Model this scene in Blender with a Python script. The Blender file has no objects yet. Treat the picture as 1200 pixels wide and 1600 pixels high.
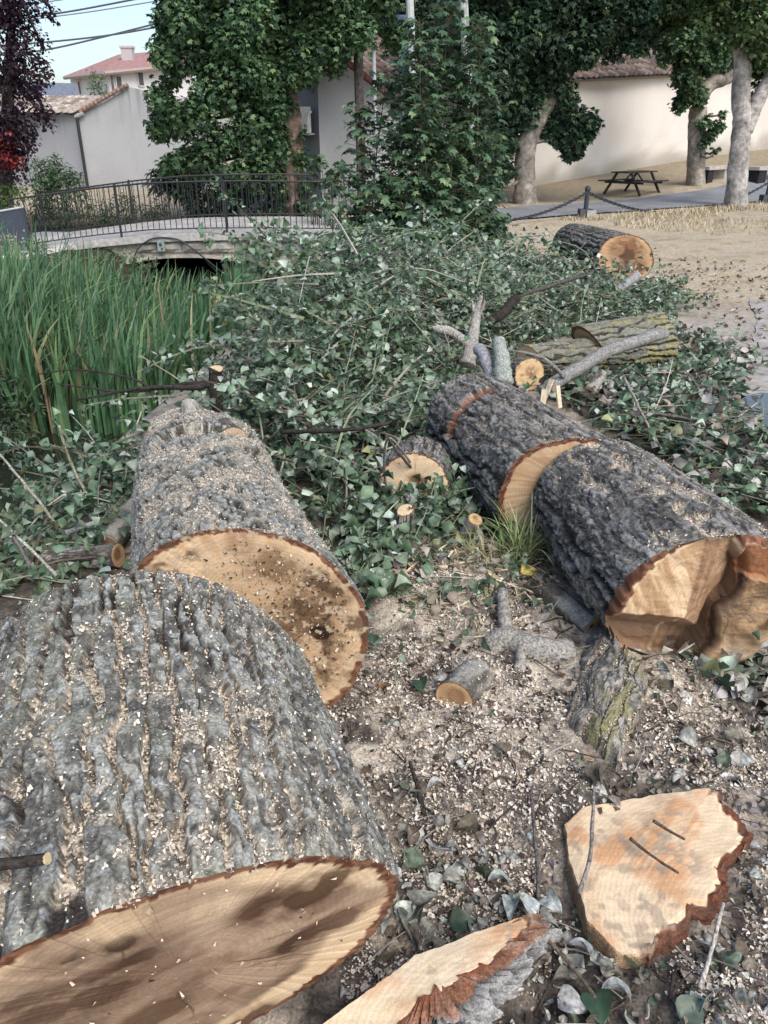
import bpy, math, random
import numpy as np
from mathutils import Vector
random.seed(7); RNG = np.random.default_rng(11)
SC = bpy.context.scene; COL = SC.collection
# ------------------------------------------------------------------ camera, sky, sun, exposure
PITCH, CAMH, FPX = math.radians(26.0), 1.7, 1202.0      # FPX: focal length in pixels of a 1200 x 1600 picture
cam = bpy.data.cameras.new('camera'); cam_o = bpy.data.objects.new('camera', cam); COL.objects.link(cam_o)
cam_o.location = (0, 0, CAMH); cam_o.rotation_euler = (math.pi/2 - PITCH, 0, 0)
cam.sensor_fit = 'VERTICAL'; cam.sensor_height = 24; cam.lens = 12/(800/FPX); cam.clip_end = 2000; cam.clip_start = .02
SC.camera = cam_o
SUN_EL, SUN_AZ = math.radians(48), math.radians(150)      # azimuth from +Y towards +X
W = bpy.data.worlds.new('World'); SC.world = W; W.use_nodes = True
wn = W.node_tree; bg = wn.nodes['Background']
sky = wn.nodes.new('ShaderNodeTexSky'); sky.sky_type = 'NISHITA'; sky.sun_disc = False
sky.sun_elevation = SUN_EL; sky.sun_rotation = SUN_AZ; sky.air_density = 1.0; sky.dust_density = 2.2; sky.ozone_density = 1.2
wn.links.new(sky.outputs[0], bg.inputs[0]); bg.inputs[1].default_value = 0.13
sun = bpy.data.lights.new('sun', 'SUN'); sun.energy = 1.55; sun.angle = math.radians(38); sun.color = (1, .955, .89)
sun_o = bpy.data.objects.new('sun', sun); COL.objects.link(sun_o)
_d = Vector((math.sin(SUN_AZ)*math.cos(SUN_EL), math.cos(SUN_AZ)*math.cos(SUN_EL), math.sin(SUN_EL)))
sun_o.rotation_euler = _d.to_track_quat('Z', 'Y').to_euler()
SC.view_settings.view_transform = 'Standard'; SC.view_settings.look = 'None'; SC.view_settings.gamma = 1
SC.view_settings.use_curve_mapping = False; SC.view_settings.exposure = 0.82
SC.cycles.max_bounces = 6; SC.cycles.diffuse_bounces = 3; SC.cycles.transparent_max_bounces = 4; SC.cycles.use_denoising = True

# ------------------------------------------------------------------ helpers: projection, noise, meshes
_c, _s = math.cos(PITCH), math.sin(PITCH)
def ray(u, v):
    yu = -(v-800)/FPX
    return np.array([(u-600)/FPX, _c+yu*_s, -_s+yu*_c])
def G(u, v, z=0.):                                         # point at height z seen at (u, v)
    r = ray(u, v); return np.array([0, 0, CAMH]) + r*((z-CAMH)/r[2])
def at(u, v, Y):                                           # point at distance Y seen at (u, v)
    r = ray(u, v); return np.array([0, 0, CAMH]) + r*(Y/r[1])
def mpp(v, Y): return Y/ray(600, v)[1]/FPX                 # metres per pixel there
def _hash(ix, iy, iz, sd):
    n = (ix*374761393 + iy*668265263 + iz*974711 + sd*144665911) & 0xffffffff
    n = ((n ^ (n >> 13))*1274126177) & 0xffffffff
    n = ((n ^ (n >> 15))*668265263) & 0xffffffff
    return ((n ^ (n >> 16)) & 0xffffff)/float(0xffffff)
def vn(P, sd=0):
    P = np.asarray(P, float); i = np.floor(P).astype(np.int64); f = P-i; f = f*f*(3-2*f)
    o = 0
    for dx in (0, 1):
        wx = f[..., 0] if dx else 1-f[..., 0]
        for dy in (0, 1):
            wy = f[..., 1] if dy else 1-f[..., 1]
            for dz in (0, 1):
                wz = f[..., 2] if dz else 1-f[..., 2]
                o = o + wx*wy*wz*_hash(i[..., 0]+dx, i[..., 1]+dy, i[..., 2]+dz, sd)
    return o
def fbm(P, o=4, sd=0, g=.5):
    P = np.asarray(P, float); a, t, s = 1., 0., 0.
    for k in range(o):
        s = s + a*vn(P*2.03**k+17.3*k, sd+k); t += a; a *= g
    return s/t
def ss(a, b, x): t = np.clip((x-a)/(b-a), 0, 1); return t*t*(3-2*t)
def mix(a, b, t): t = np.asarray(t)[..., None]; return np.asarray(a)*(1-t)+np.asarray(b)*t
def st(*a): return np.stack(np.broadcast_arrays(*a), -1)
def mk(name, V, F, mat, parent=None, smooth=False, at_=None, org=None, kind=None):
    V = np.asarray(V, float)
    Fs = [np.asarray(f) for f in (F if isinstance(F, list) else [F]) if len(f)]
    me = bpy.data.meshes.new(name)
    org = np.array(parent['_org'] if parent is not None else (org if org is not None else (0, 0, 0)), float)
    me.vertices.add(len(V)); me.vertices.foreach_set('co', (V-org).astype(np.float32).ravel())
    lp = np.concatenate([f.ravel() for f in Fs]).astype(np.int32)
    tot = np.concatenate([np.full(len(f), f.shape[1]) for f in Fs]); stt = np.concatenate([[0], np.cumsum(tot)[:-1]]).astype(np.int32)
    me.loops.add(len(lp)); me.loops.foreach_set('vertex_index', lp)
    me.polygons.add(len(tot)); me.polygons.foreach_set('loop_start', stt)
    me.polygons.foreach_set('use_smooth', np.full(len(tot), smooth, bool))
    for k, a in (at_ or {}).items():
        a = np.asarray(a, np.float32)
        if a.ndim == 1:
            me.attributes.new(k, 'FLOAT', 'POINT').data.foreach_set('value', a)
        elif k == 'lc':
            c = np.ones((len(V), 4), np.float32); c[:, :3] = a
            me.attributes.new(k, 'FLOAT_COLOR', 'POINT').data.foreach_set('color', c.ravel())
        else:
            me.attributes.new(k, 'FLOAT_VECTOR', 'POINT').data.foreach_set('vector', a.ravel())
    me.update(calc_edges=True)
    if mat: me.materials.append(mat)
    o = bpy.data.objects.new(name, me); COL.objects.link(o)
    if parent is not None: o.parent = parent; o['_org'] = [float(x) for x in org]
    else: o.location = org; o['_org'] = [float(x) for x in org]
    if kind: o['kind'] = kind
    return o
def tag(o, label=None, cat=None, group=None, kind=None):
    for k, v in (('label', label), ('category', cat), ('group', group), ('kind', kind)):
        if v: o[k] = v
    return o
def thing(name, label, cat, loc, group=None):
    o = bpy.data.objects.new(name, None); COL.objects.link(o); o.location = [float(x) for x in loc]
    o.empty_display_size = .1; o['_org'] = [float(x) for x in loc]
    return tag(o, label, cat, group)
class MB:                                                  # collects pieces of ONE mesh
    def __init__(s): s.V = []; s.F = {}; s.C = []; s.n = 0
    def add(s, V, F, c=(.5, .5, .5)):
        V = np.asarray(V, float); F = np.asarray(F)
        s.V.append(V); s.F.setdefault(F.shape[1], []).append(F+s.n); s.n += len(V)
        c = np.asarray(c, float); s.C.append(np.broadcast_to(c, (len(V), 3)))
        return s
    def box(s, c, d, R=None, col=(.5, .5, .5)):
        v = np.array([[x, y, z] for x in (-.5, .5) for y in (-.5, .5) for z in (-.5, .5)])*np.asarray(d, float)
        if R is not None: v = v @ np.asarray(R).T
        return s.add(v+np.asarray(c), [[0, 1, 3, 2], [4, 6, 7, 5], [0, 4, 5, 1], [2, 3, 7, 6], [0, 2, 6, 4], [1, 5, 7, 3]], col)
    def tube(s, pts, rad, n=6, col=(.5, .5, .5), cap=True):
        V, F, T = tube(pts, rad, n, cap); s.add(V, F, col)
        if cap: s.F.setdefault(3, []).append(np.asarray(T)+s.n-len(V))
        return s
    def build(s, name, mat, parent=None, smooth=False, org=None, kind=None, **kw):
        V = np.concatenate(s.V); F = [np.concatenate(f) for f in s.F.values()]
        return mk(name, V, F, mat, parent, smooth, dict(lc=np.concatenate(s.C), **kw), org, kind)
def tube(pts, rad, n=6, cap=True):
    P = np.asarray(pts, float); m = len(P); rad = np.broadcast_to(np.asarray(rad, float), (m,))
    T = np.gradient(P, axis=0); T /= np.linalg.norm(T, axis=1, keepdims=True)+1e-9
    ref = np.array([0, 0, 1.]) if abs(T[:, 2]).mean() < .8 else np.array([1., 0, 0])
    A = np.cross(T, ref); A /= np.linalg.norm(A, axis=1, keepdims=True)+1e-9; B = np.cross(T, A)
    ph = np.arange(n)*2*np.pi/n
    V = (P[:, None]+rad[:, None, None]*(np.cos(ph)[None, :, None]*A[:, None]+np.sin(ph)[None, :, None]*B[:, None])).reshape(-1, 3)
    i = np.arange(m-1)[:, None]*n; j = np.arange(n)[None]; k = (j+1) % n
    F = np.stack([i+j, i+k, i+n+k, i+n+j], -1).reshape(-1, 4)
    T3 = np.zeros((0, 3), int)
    if cap:
        V = np.vstack([V, P[:1], P[-1:]]); a, b = m*n, m*n+1; q = np.arange(n)
        T3 = np.vstack([np.stack([np.full(n, a), (q+1) % n, q], 1), np.stack([np.full(n, b), (m-1)*n+q, (m-1)*n+(q+1) % n], 1)])
    return V, F, T3
def crv(pts, n=12):                                        # smooth curve through the points
    P = np.asarray(pts, float); t = np.linspace(0, len(P)-1, n); i = np.clip(t.astype(int), 0, len(P)-2); f = (t-i)[:, None]
    p0 = P[np.maximum(i-1, 0)]; p1 = P[i]; p2 = P[i+1]; p3 = P[np.minimum(i+2, len(P)-1)]
    return .5*(2*p1+(p2-p0)*f+(2*p0-5*p1+4*p2-p3)*f**2+(3*p1-p0-3*p2+p3)*f**3)
def unit(v): return v/(np.linalg.norm(v, axis=-1, keepdims=True)+1e-9)
# ------------------------------------------------------------------ materials
def material(name, rough=.8, spec=.3):
    m = bpy.data.materials.new(name); m.use_nodes = True; b = m.node_tree.nodes['Principled BSDF']
    b.inputs['Roughness'].default_value = rough; b.inputs['Specular IOR Level'].default_value = spec
    return m, m.node_tree, b
def nd(t, typ, **kw):
    n = t.nodes.new('ShaderNode'+typ)
    for k, v in kw.items():
        if hasattr(n, k) and k not in ('Scale',): setattr(n, k, v)
        else: n.inputs[k.replace('_', ' ')].default_value = v
    return n
def noise_mul(t, src, scale, lo, hi, detail=4, coord='Object'):
    tc = nd(t, 'TexCoord'); n = nd(t, 'TexNoise', Scale=scale, Detail=detail); t.links.new(tc.outputs[coord], n.inputs['Vector'])
    r = nd(t, 'MapRange', From_Min=.3, From_Max=.7, To_Min=lo, To_Max=hi); t.links.new(n.outputs[0], r.inputs['Value'])
    mx = nd(t, 'VectorMath', operation='SCALE'); t.links.new(src, mx.inputs[0]); t.links.new(r.outputs[0], mx.inputs['Scale'])
    return mx.outputs[0], n.outputs[0]
def bump(t, b, h, strength, dist):
    n = nd(t, 'Bump', Strength=strength, Distance=dist); t.links.new(h, n.inputs['Height']); t.links.new(n.outputs[0], b.inputs['Normal'])
def attr_mat(name, rough=.85, spec=.2, scale=60., lo=.7, hi=1.3, bs=.4, bd=.004, s2=None, transl=0):
    m, t, b = material(name, rough, spec); a = nd(t, 'Attribute', attribute_name='lc')
    c, h = noise_mul(t, a.outputs['Color'], scale, lo, hi)
    if s2: c, _ = noise_mul(t, c, s2, .75, 1.25, 3)
    t.links.new(c, b.inputs['Base Color'])
    if bs: bump(t, b, h, bs, bd)
    if transl:
        tr = nd(t, 'BsdfTranslucent'); t.links.new(c, tr.inputs[0]); ms = nd(t, 'MixShader'); ms.inputs[0].default_value = transl
        t.links.new(b.outputs[0], ms.inputs[1]); t.links.new(tr.outputs[0], ms.inputs[2]); t.links.new(ms.outputs[0], t.nodes['Material Output'].inputs[0])
    return m
def plain(name, col, rough=.7, spec=.3, scale=8., lo=.85, hi=1.15, bs=.15, bd=.01, metal=0, s2=None):
    m, t, b = material(name, rough, spec); r = nd(t, 'RGB'); r.outputs[0].default_value = (*col, 1)
    c, h = noise_mul(t, r.outputs[0], scale, lo, hi, 6)
    if s2: c, _ = noise_mul(t, c, s2, .8, 1.2, 4)
    t.links.new(c, b.inputs['Base Color']); b.inputs['Metallic'].default_value = metal
    if bs: bump(t, b, h, bs, bd)
    return m
M = {}
M['bark'] = attr_mat('bark', .9, .15, 190, .55, 1.45, .9, .004, s2=45)
M['treebark'] = attr_mat('tree_bark', .9, .15, 9, .6, 1.4, .5, .02, s2=30)
M['leaf'] = attr_mat('leaf', .42, .42, 40, .85, 1.15, 0, transl=.16)
M['farleaf'] = attr_mat('tree_leaf', .5, .35, 6, .8, 1.2, 0, transl=.2)
M['dryleaf'] = attr_mat('dry_leaf', .75, .2, 110, .6, 1.35, .5, .002, s2=40)
M['reed'] = attr_mat('reed_blade', .45, .35, 10, .8, 1.2, 0, transl=.2)
M['twig'] = attr_mat('twig', .75, .25, 50, .75, 1.25, .3, .002)
M['branch'] = attr_mat('branch_bark', .9, .1, 120, .4, 1.5, .9, .006, s2=34)
M['chip'] = attr_mat('sawdust', .9, .1, 200, .85, 1.15, 0)
M['ground'] = attr_mat('earth', .95, .1, 130, .55, 1.45, .9, .006, s2=18)
M['paint'] = attr_mat('painted_metal', .5, .4, 20, .85, 1.15, 0)
M['stone'] = attr_mat('stone', .9, .2, 9, .75, 1.25, .6, .015, s2=40)
M['plaster'] = attr_mat('plaster', .9, .15, 14, .96, 1.04, .1, .004)
M['tile'] = attr_mat('clay_tile', .85, .2, 5, .7, 1.3, .3, .01, s2=25)
# cut wood: colour from attribute, with fine growth rings and saw marks on top
def wood_mat():
    m, t, b = material('cut_wood', .75, .2); a = nd(t, 'Attribute', attribute_name='lc'); f = nd(t, 'Attribute', attribute_name='fuv')
    w = nd(t, 'TexWave', wave_type='RINGS', rings_direction='Z', Scale=26., Distortion=7., Detail=3., Detail_Scale=.7); t.links.new(f.outputs['Vector'], w.inputs['Vector'])
    r = nd(t, 'MapRange', To_Min=.93, To_Max=1.04); t.links.new(w.outputs['Fac'], r.inputs['Value'])
    mx = nd(t, 'VectorMath', operation='SCALE'); t.links.new(a.outputs['Color'], mx.inputs[0]); t.links.new(r.outputs[0], mx.inputs['Scale'])
    mp = nd(t, 'Mapping'); mp.inputs['Rotation'].default_value = (0, 0, .5); mp.inputs['Scale'].default_value = (6, 75, 5); t.links.new(f.outputs['Vector'], mp.inputs['Vector'])
    w2 = nd(t, 'TexNoise', Scale=1., Detail=4); t.links.new(mp.outputs[0], w2.inputs['Vector'])
    r2 = nd(t, 'MapRange', From_Min=.3, From_Max=.7, To_Min=.90, To_Max=1.07); t.links.new(w2.outputs[0], r2.inputs['Value'])
    m2 = nd(t, 'VectorMath', operation='SCALE'); t.links.new(mx.outputs[0], m2.inputs[0]); t.links.new(r2.outputs[0], m2.inputs['Scale'])
    c, h = noise_mul(t, m2.outputs[0], 260, .86, 1.14)
    t.links.new(c, b.inputs['Base Color']); bump(t, b, w2.outputs[0], .22, .002)
    return m
M['wood'] = wood_mat()
# ------------------------------------------------------------------ leaf templates and instancing
def fan(out, mid):
    V = np.vstack([out, [mid]]); n = len(out); i = np.arange(n)
    return V, np.stack([i, (i+1) % n, np.full(n, n)], 1)
_h = np.array([[0, 0, 0], [.30, -.09, .05], [.47, .20, .10], [.22, .70, .02], [0, 1.05, -.14], [-.24, .68, .04], [-.47, .22, .09], [-.30, -.08, .07]])
HEART = fan(_h, (0, .34, -.05))
_p = []
for a, r, zz in ((-2.5, .22, 0), (-1.75, .62, -.12), (-1.25, .48, 0), (-.85, .85, -.1), (-.42, .58, .03), (0, 1.05, -.16), (.42, .58, .03), (.85, .85, -.1), (1.25, .48, 0), (1.75, .62, -.12), (2.5, .22, 0)):
    _p.append((r*math.sin(a), .12+r*math.cos(a), zz))
PALM = fan(np.array(_p), (0, .2, .02))
OVAL = fan(np.array([[0, 0, 0], [.3, .45, .08], [0, 1., -.1], [-.3, .45, .08]]), (0, .45, -.02))
CURL = fan(np.array([[0, 0, 0], [.30, -.09, .22], [.40, .22, .34], [.22, .70, .2], [.02, .95, .22], [-.22, .66, .22], [-.36, .22, .36], [-.28, -.08, .26]]), (0, .34, -.03))
def leafgrid(ny, nx, cx, cy, wv, ph):
    y = np.linspace(0, 1, ny)[:, None]; x = np.linspace(-1, 1, nx)[None]
    w = .50*np.sin(np.pi*np.clip(y, .0, 1)**.62)**.8*(1-.18*y)+.012; X = x*w; Y = y*1.05-.10*np.abs(x)*np.exp(-(y/.25)**2)
    Z = cx*np.abs(X)**1.3*2-cy*(y-.4)**2+wv*np.sin(5*y+2.5*x+ph)*np.abs(x)
    V = st(X, Y, Z).reshape(-1, 3); q = gridF(ny, nx); tone = (.92+.30*np.exp(-(x/.3)**2)+.16*np.cos(15*y-5*np.abs(x))+.10*np.sin(7*x+ph+9*y)); return V, np.vstack([q[:, [0, 1, 2]], q[:, [0, 2, 3]]]), tone.ravel()
def gridF(ny, nx):
    i = np.arange(ny-1)[:, None]*nx; j = np.arange(nx-1)[None]
    return np.stack([i+j, i+j+1, i+nx+j+1, i+nx+j], -1).reshape(-1, 4)
CURLS = [leafgrid(6, 5, .5, .5, .10, 0), leafgrid(6, 5, .8, .8, .12, 2), leafgrid(6, 5, -.4, .6, .2, 4), leafgrid(6, 5, .2, -.5, .16, 1)]
HEARTS = [leafgrid(4, 3, .25, .35, .05, 0), leafgrid(4, 3, .6, .7, .05, 2), leafgrid(4, 3, -.2, .8, .05, 3)]
FLAKE = (np.array([[-.5, -.2, 0], [.5, -.25, .1], [.45, .25, -.05], [-.4, .3, .12]]), np.array([[0, 1, 2], [0, 2, 3]]))
def inst(T, P, nrm, tip, size, col, var=.0, sx=None):
    V0, F0 = T[:2]; n = len(P); k = len(V0)
    N = unit(nrm); Y = unit(tip-N*(tip*N).sum(1, keepdims=True)); X = np.cross(Y, N)
    S = np.broadcast_to(np.asarray(size, float), (n,))[:, None, None]
    x = V0[:, 0] if sx is None else V0[:, 0]*sx
    V = P[:, None]+S*(x[None, :, None]*X[:, None]+V0[None, :, 1, None]*Y[:, None]+V0[None, :, 2, None]*N[:, None])
    F = F0[None]+(np.arange(n)*k)[:, None, None]
    C = np.repeat(np.broadcast_to(col, (n, 3)), k, 0)
    if len(T) > 2: C = C*np.tile(T[2], n)[:, None]
    return V.reshape(-1, 3), F.reshape(-1, F0.shape[1]), C
def pick(cols, w, n, jit=.15):
    c = np.array(cols, float)[RNG.choice(len(cols), n, p=np.array(w)/sum(w))]
    return c*(1+RNG.normal(0, jit, (n, 1)))*(1+RNG.normal(0, .025, (n, 3))).clip(.6, 1.5)
def inst_mix(Ts, P, nrm, tip, size, col, mb):
    n = len(P); k = RNG.integers(0, len(Ts), n); size = np.broadcast_to(size, (n,)); tip = np.broadcast_to(tip, (n, 3))
    for i, T in enumerate(Ts):
        m = k == i
        if m.any(): mb.add(*inst(T, P[m], nrm[m], tip[m], size[m], col[m]))
    return mb
def rnd3(n, s=1.): return RNG.normal(0, s, (n, 3))
UP = np.array([0, 0, 1.])
# ------------------------------------------------------------------ terrain
def poly_in(poly, x, y):
    poly = np.asarray(poly)[:, :2]; ins = np.zeros(np.shape(x), bool); j = len(poly)-1
    for i in range(len(poly)):
        xi, yi = poly[i]; xj, yj = poly[j]
        ins ^= ((yi > y) != (yj > y)) & (x < (xj-xi)*(y-yi)/(yj-yi+1e-12)+xi); j = i
    return ins
def poly_dist(poly, x, y):
    poly = np.asarray(poly)[:, :2]; d = np.full(np.shape(x), 1e9)
    for i in range(len(poly)):
        a = poly[i-1]; b = poly[i]; ab = b-a
        t = np.clip(((x-a[0])*ab[0]+(y-a[1])*ab[1])/(ab@ab+1e-9), 0, 1)
        d = np.minimum(d, np.hypot(x-a[0]-t*ab[0], y-a[1]-t*ab[1]))
    return d
def GP(pts, z=0.): return np.array([G(u, v, z) for u, v in pts])
BL = (np.array([4.7, 19.2]), np.array([.824, .567]), np.array([-.567, .824]))   # bollard line: start, along, across
def road_co(x, y): return (x-4.7)*.824+(y-19.2)*.567, -(x-4.7)*.567+(y-19.2)*.824
XR = ([-5, 1, 3, 5, 7, 9, 12, 15, 20, 24], [-2.3, -1.9, -1.55, -1.5, -1.3, -1.05, -.9, -1.0, -1.0, -1.0])
XL = ([-5, 1, 7, 9, 12, 16, 24], [-6.2, -6., -5.3, -5.4, -5.6, -5.6, -5.6])
def terr_base(x, y):
    xr = np.interp(y, *XR); xl = np.interp(y, *XL)
    d = ss(0, 1., (xr-x)/1.3)*ss(0, 1., (x-xl)/1.1)*ss(21.5, 19.5, y)*ss(-6, -3, y)
    z = -1.0*d - .3*ss(0, 2.5, xr-x)*(1-d)*ss(26, 20, y)*ss(-60, -20, x)
    s, q = road_co(x, y)
    z = z+.085*np.clip(s-5.7, 0, 30)*ss(.5, 4, q)*ss(60, 30, y)
    z = z+.22*ss(4.9, 6.6, q)*ss(1, 5, s)
    return z
MOUND = [(700, 900, .08, .3), (800, 960, .05, .3), (760, 1120, .04, .35), (990, 1080, .05, .3), (1000, 1290, .03, .3), (720, 1260, .03, .25)]
MOUND = [(*G(u, v)[:2], h, r) for u, v, h, r in MOUND]
def terr(x, y):
    x = np.asarray(x, float); y = np.asarray(y, float); z = terr_base(x, y)
    near = ss(6.5, 4, y)*ss(-1.9, -1.1, x)*ss(3.2, 2.2, x)
    P = st(x, y, 0*x)
    z = z+near*((fbm(P*7, 3, 5)-.5)*.07+(fbm(P*34, 3, 9)-.5)*.028)
    z = z+(1-near)*(fbm(P*1.3, 3, 3)-.5)*.05*ss(40, 10, y)
    for mx, my, h, r in MOUND: z = z+h*np.exp(-((x-mx)**2+(y-my)**2)/r**2)
    return z
def lines(*seg):
    o = []
    for a, b, n in seg: o.append(np.linspace(a, b, n, endpoint=False))
    return np.concatenate(o+[[seg[-1][1]]])
xs = lines((-400, -40, 8), (-40, -10, 20), (-10, -1.6, 80), (-1.6, -.6, 34), (-.6, 1.9, 132), (1.9, 5, 50), (5, 16, 60), (16, 60, 20), (60, 400, 8))
ys = lines((-60, -2, 8), (-2, .5, 16), (.5, 3.4, 150), (3.4, 7, 80), (7, 20, 90), (20, 38, 50), (38, 120, 14), (120, 900, 8))
GX, GY = np.meshgrid(xs, ys); GZ = terr(GX, GY); gP = st(GX, GY, 0*GX)
PILE = GP([(-60, 800), (0, 765), (90, 748), (200, 705), (310, 655), (385, 580), (450, 500), (560, 455), (640, 435), (800, 415), (880, 425), (960, 440), (1055, 455), (1050, 500), (900, 530), (720, 590), (700, 690), (620, 800), (600, 880), (520, 900), (410, 760), (340, 660), (270, 660), (215, 830), (190, 900), (0, 985), (-80, 985)])
LITTER = GP([(940, 600), (1040, 520), (1100, 530), (1150, 590), (1120, 650), (1180, 690), (1290, 760), (1290, 830), (1130, 800), (1050, 730), (960, 680), (850, 620), (850, 590)])
def ground_col(x, y, P):
    n1 = fbm(P*1.7, 4, 21); n2 = fbm(P*9, 4, 31); n3 = fbm(P*45, 3, 41)
    earth = mix((.27, .22, .17), (.40, .35, .285), ss(.35, .65, n1))
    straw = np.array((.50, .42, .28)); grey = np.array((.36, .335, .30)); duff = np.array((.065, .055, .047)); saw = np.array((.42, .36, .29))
    c = mix(earth, mix(straw, (.40, .33, .23), ss(.4, .6, n2)), ss(7.5, 9.5, y+1.2*(n1-.5))*ss(.30, .52, n2))
    c = mix(c, grey, ss(1.8, 3.4, x+.8*(n1-.5))*ss(9.5, 6.5, y+2*(n1-.5))*.75)
    nr = ss(5.2, 4.2, y)*ss(2.9, 2.0, x+.4*(n1-.5))
    dm = mix(duff, (.16, .135, .11), ss(.4, .6, n3)); dm = mix(dm, saw, ss(.46, .58, .6*n2+.4*n1)*.8); 
    c = mix(c, dm, nr)
    sawd = sum(np.exp(-((x-G(u, v)[0])**2+(y-G(u, v)[1])**2)/r**2) for u, v, r in ((690, 900, .3), (800, 960, .3), (760, 1110, .28), (620, 1180, .2), (880, 860, .25), (1000, 1060, .25), (700, 960, .25)))
    c = mix(c, mix(saw, (.56, .50, .40), ss(.4, .6, n3)), np.clip(sawd*1.2, 0, 1)*ss(.30, .46, n2)*.95)
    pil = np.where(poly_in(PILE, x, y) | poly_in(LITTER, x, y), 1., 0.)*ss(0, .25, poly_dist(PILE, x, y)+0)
    c = mix(c, mix(duff, (.05, .05, .03), n2), pil*.85)  # dark duff under the leaves, doubling as painted shade beneath the pile
    xr = np.interp(y, *XR); c = mix(c, (.05, .045, .03), ss(.1, .5, xr-x)*ss(24, 20, y))
    s, q = road_co(x, y); c = mix(c, mix((.24, .19, .12), (.33, .28, .2), n2), ss(3.2, 4.2, q+.8*(n2-.5))*ss(-3, 0, s)*ss(40, 34, y))
    return c
gC = ground_col(GX, GY, gP)
def gridF(ny, nx):
    i = np.arange(ny-1)[:, None]*nx; j = np.arange(nx-1)[None]
    return np.stack([i+j, i+j+1, i+nx+j+1, i+nx+j], -1).reshape(-1, 4)
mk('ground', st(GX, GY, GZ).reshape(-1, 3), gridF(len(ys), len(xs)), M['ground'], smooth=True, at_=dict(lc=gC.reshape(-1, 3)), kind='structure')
# creek water
wm, wt, wb = material('creek_water', .06, .5); wb.inputs['Base Color'].default_value = (.018, .022, .014, 1)
wx = np.linspace(0, 1, 14); wy = np.linspace(-3, 19.6, 40); WX = np.interp(wy, *XL)[:, None]*(1-wx)+np.interp(wy, *XR)[:, None]*wx
WV = st(WX, wy[:, None]+0*WX, -.86+0*WX).reshape(-1, 3)
nz = nd(wt, 'TexNoise', Scale=6., Detail=2); bump(wt, wb, nz.outputs[0], .15, .02)
mk('water', WV, gridF(40, 14), wm, smooth=True, kind='structure')
# asphalt lane behind the chain
rm = plain('asphalt', (.21, .215, .22), .95, .1, 30, .8, 1.2, .4, .01, s2=1.2)
rs = np.linspace(-5.5, 26, 80)[:, None]; rq = np.linspace(0, 1, 14)[None]
rq2 = .35+(2.9+.12*np.sin(rs*1.3)-.35)*rq
RX = 4.7+.824*rs-.567*rq2; RY = 19.2+.567*rs+.824*rq2
mk('road', st(RX, RY, terr(RX, RY)+.035).reshape(-1, 3), gridF(80, 14), rm, smooth=True, kind='structure')
# wet lane at the right and its puddle
lm = plain('wet_lane_surface', (.36, .33, .30), .75, .25, 22, .75, 1.25, .4, .008, s2=2.5)
LP = GP([(1170, 470), (1185, 500), (1175, 545), (1155, 590), (1140, 640), (1150, 680), (1230, 740), (1500, 740), (1500, 470)])
def blob_sheet(name, poly, z, mat, wob=.06, kind='structure', n=160, rings=10):
    poly = np.asarray(poly)[:, :2]; L = np.vstack([poly, poly[:1]]); d = np.concatenate([[0], np.cumsum(np.linalg.norm(np.diff(L, axis=0), axis=1))])
    t = np.linspace(0, d[-1], n, endpoint=False); E = np.stack([np.interp(t, d, L[:, 0]), np.interp(t, d, L[:, 1])], 1)
    E += (np.stack([fbm(st(E[:, 0]*4, E[:, 1]*4, 0*t+k), 3, 60+k) for k in (1, 2)], 1)-.5)*2*wob
    c = E.mean(0); k = np.linspace(1, 0.02, rings)
    R = c+(E[None]-c)*k[:, None, None]
    V = st(R[..., 0], R[..., 1], terr(R[..., 0], R[..., 1])*0+z if z is not None else terr(R[..., 0], R[..., 1])+.01).reshape(-1, 3)
    i = np.arange(rings-1)[:, None]*n; j = np.arange(n)[None]; jj = (j+1) % n
    return mk(name, V, np.stack([i+j, i+jj, i+n+jj, i+n+j], -1).reshape(-1, 4), mat, smooth=True, kind=kind)
blob_sheet('lane', LP, None, lm, .08)
pm, pt, pb = material('puddle_water', .05, .5); pb.inputs['Base Color'].default_value = (.10, .10, .10, 1)
blob_sheet('puddle', GP([(1144, 640), (1158, 628), (1185, 620), (1230, 618), (1265, 630), (1280, 655), (1255, 680), (1215, 692), (1180, 684), (1160, 664)]), .034, pm, .07)
pthm = plain('pale_concrete', (.52, .49, .47), .9, .2, 14, .85, 1.15, .2, .01, s2=2)
blob_sheet('path', [(-6.2, 16.3), (-6.3, 15.2), (-6.6, 14.0), (-7.2, 12.8), (-9, 12), (-14, 12.4), (-14, 15), (-10, 15.5), (-8, 19.1), (-6.2, 19.0)], None, pthm, .1)

# ------------------------------------------------------------------ logs
def frame(az, el):
    d = np.array([math.sin(az)*math.cos(el), math.cos(az)*math.cos(el), math.sin(el)])
    e1 = np.cross(d, UP); e1 /= np.linalg.norm(e1); return d, e1, np.cross(e1, d)
CHIPS = []                                                 # (points, normals) where sawdust lies on logs
def worley(u, v, N, sd, ju=.5, jv=.9):
    iu = np.floor(u).astype(np.int64); iv = np.floor(v).astype(np.int64); z = 0*iu
    F1 = np.full(u.shape, 9.); F2 = F1.copy(); I = np.zeros(u.shape); C1 = z.copy(); C2 = z.copy()
    for du in (-1, 0, 1):
        cu = iu+du; cw = cu % N; off = _hash(cw, z, z, sd+7)
        for dv in (-2, -1, 0, 1):
            cv = iv+dv; a = _hash(cw, cv, z, sd); b = _hash(cw, cv, z+1, sd)
            d = np.hypot(u-(cu+.5+ju*(a-.5)), v-(cv+.5+off+jv*(b-.5)))
            n1 = d < F1; n2 = (d < F2) & ~n1
            F2 = np.where(n1, F1, np.where(n2, d, F2)); C2 = np.where(n1, C1, np.where(n2, cw, C2))
            F1 = np.where(n1, d, F1); C1 = np.where(n1, cw, C1); I = np.where(n1, a, I)
    return F2-F1, I, C1 == C2
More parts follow.
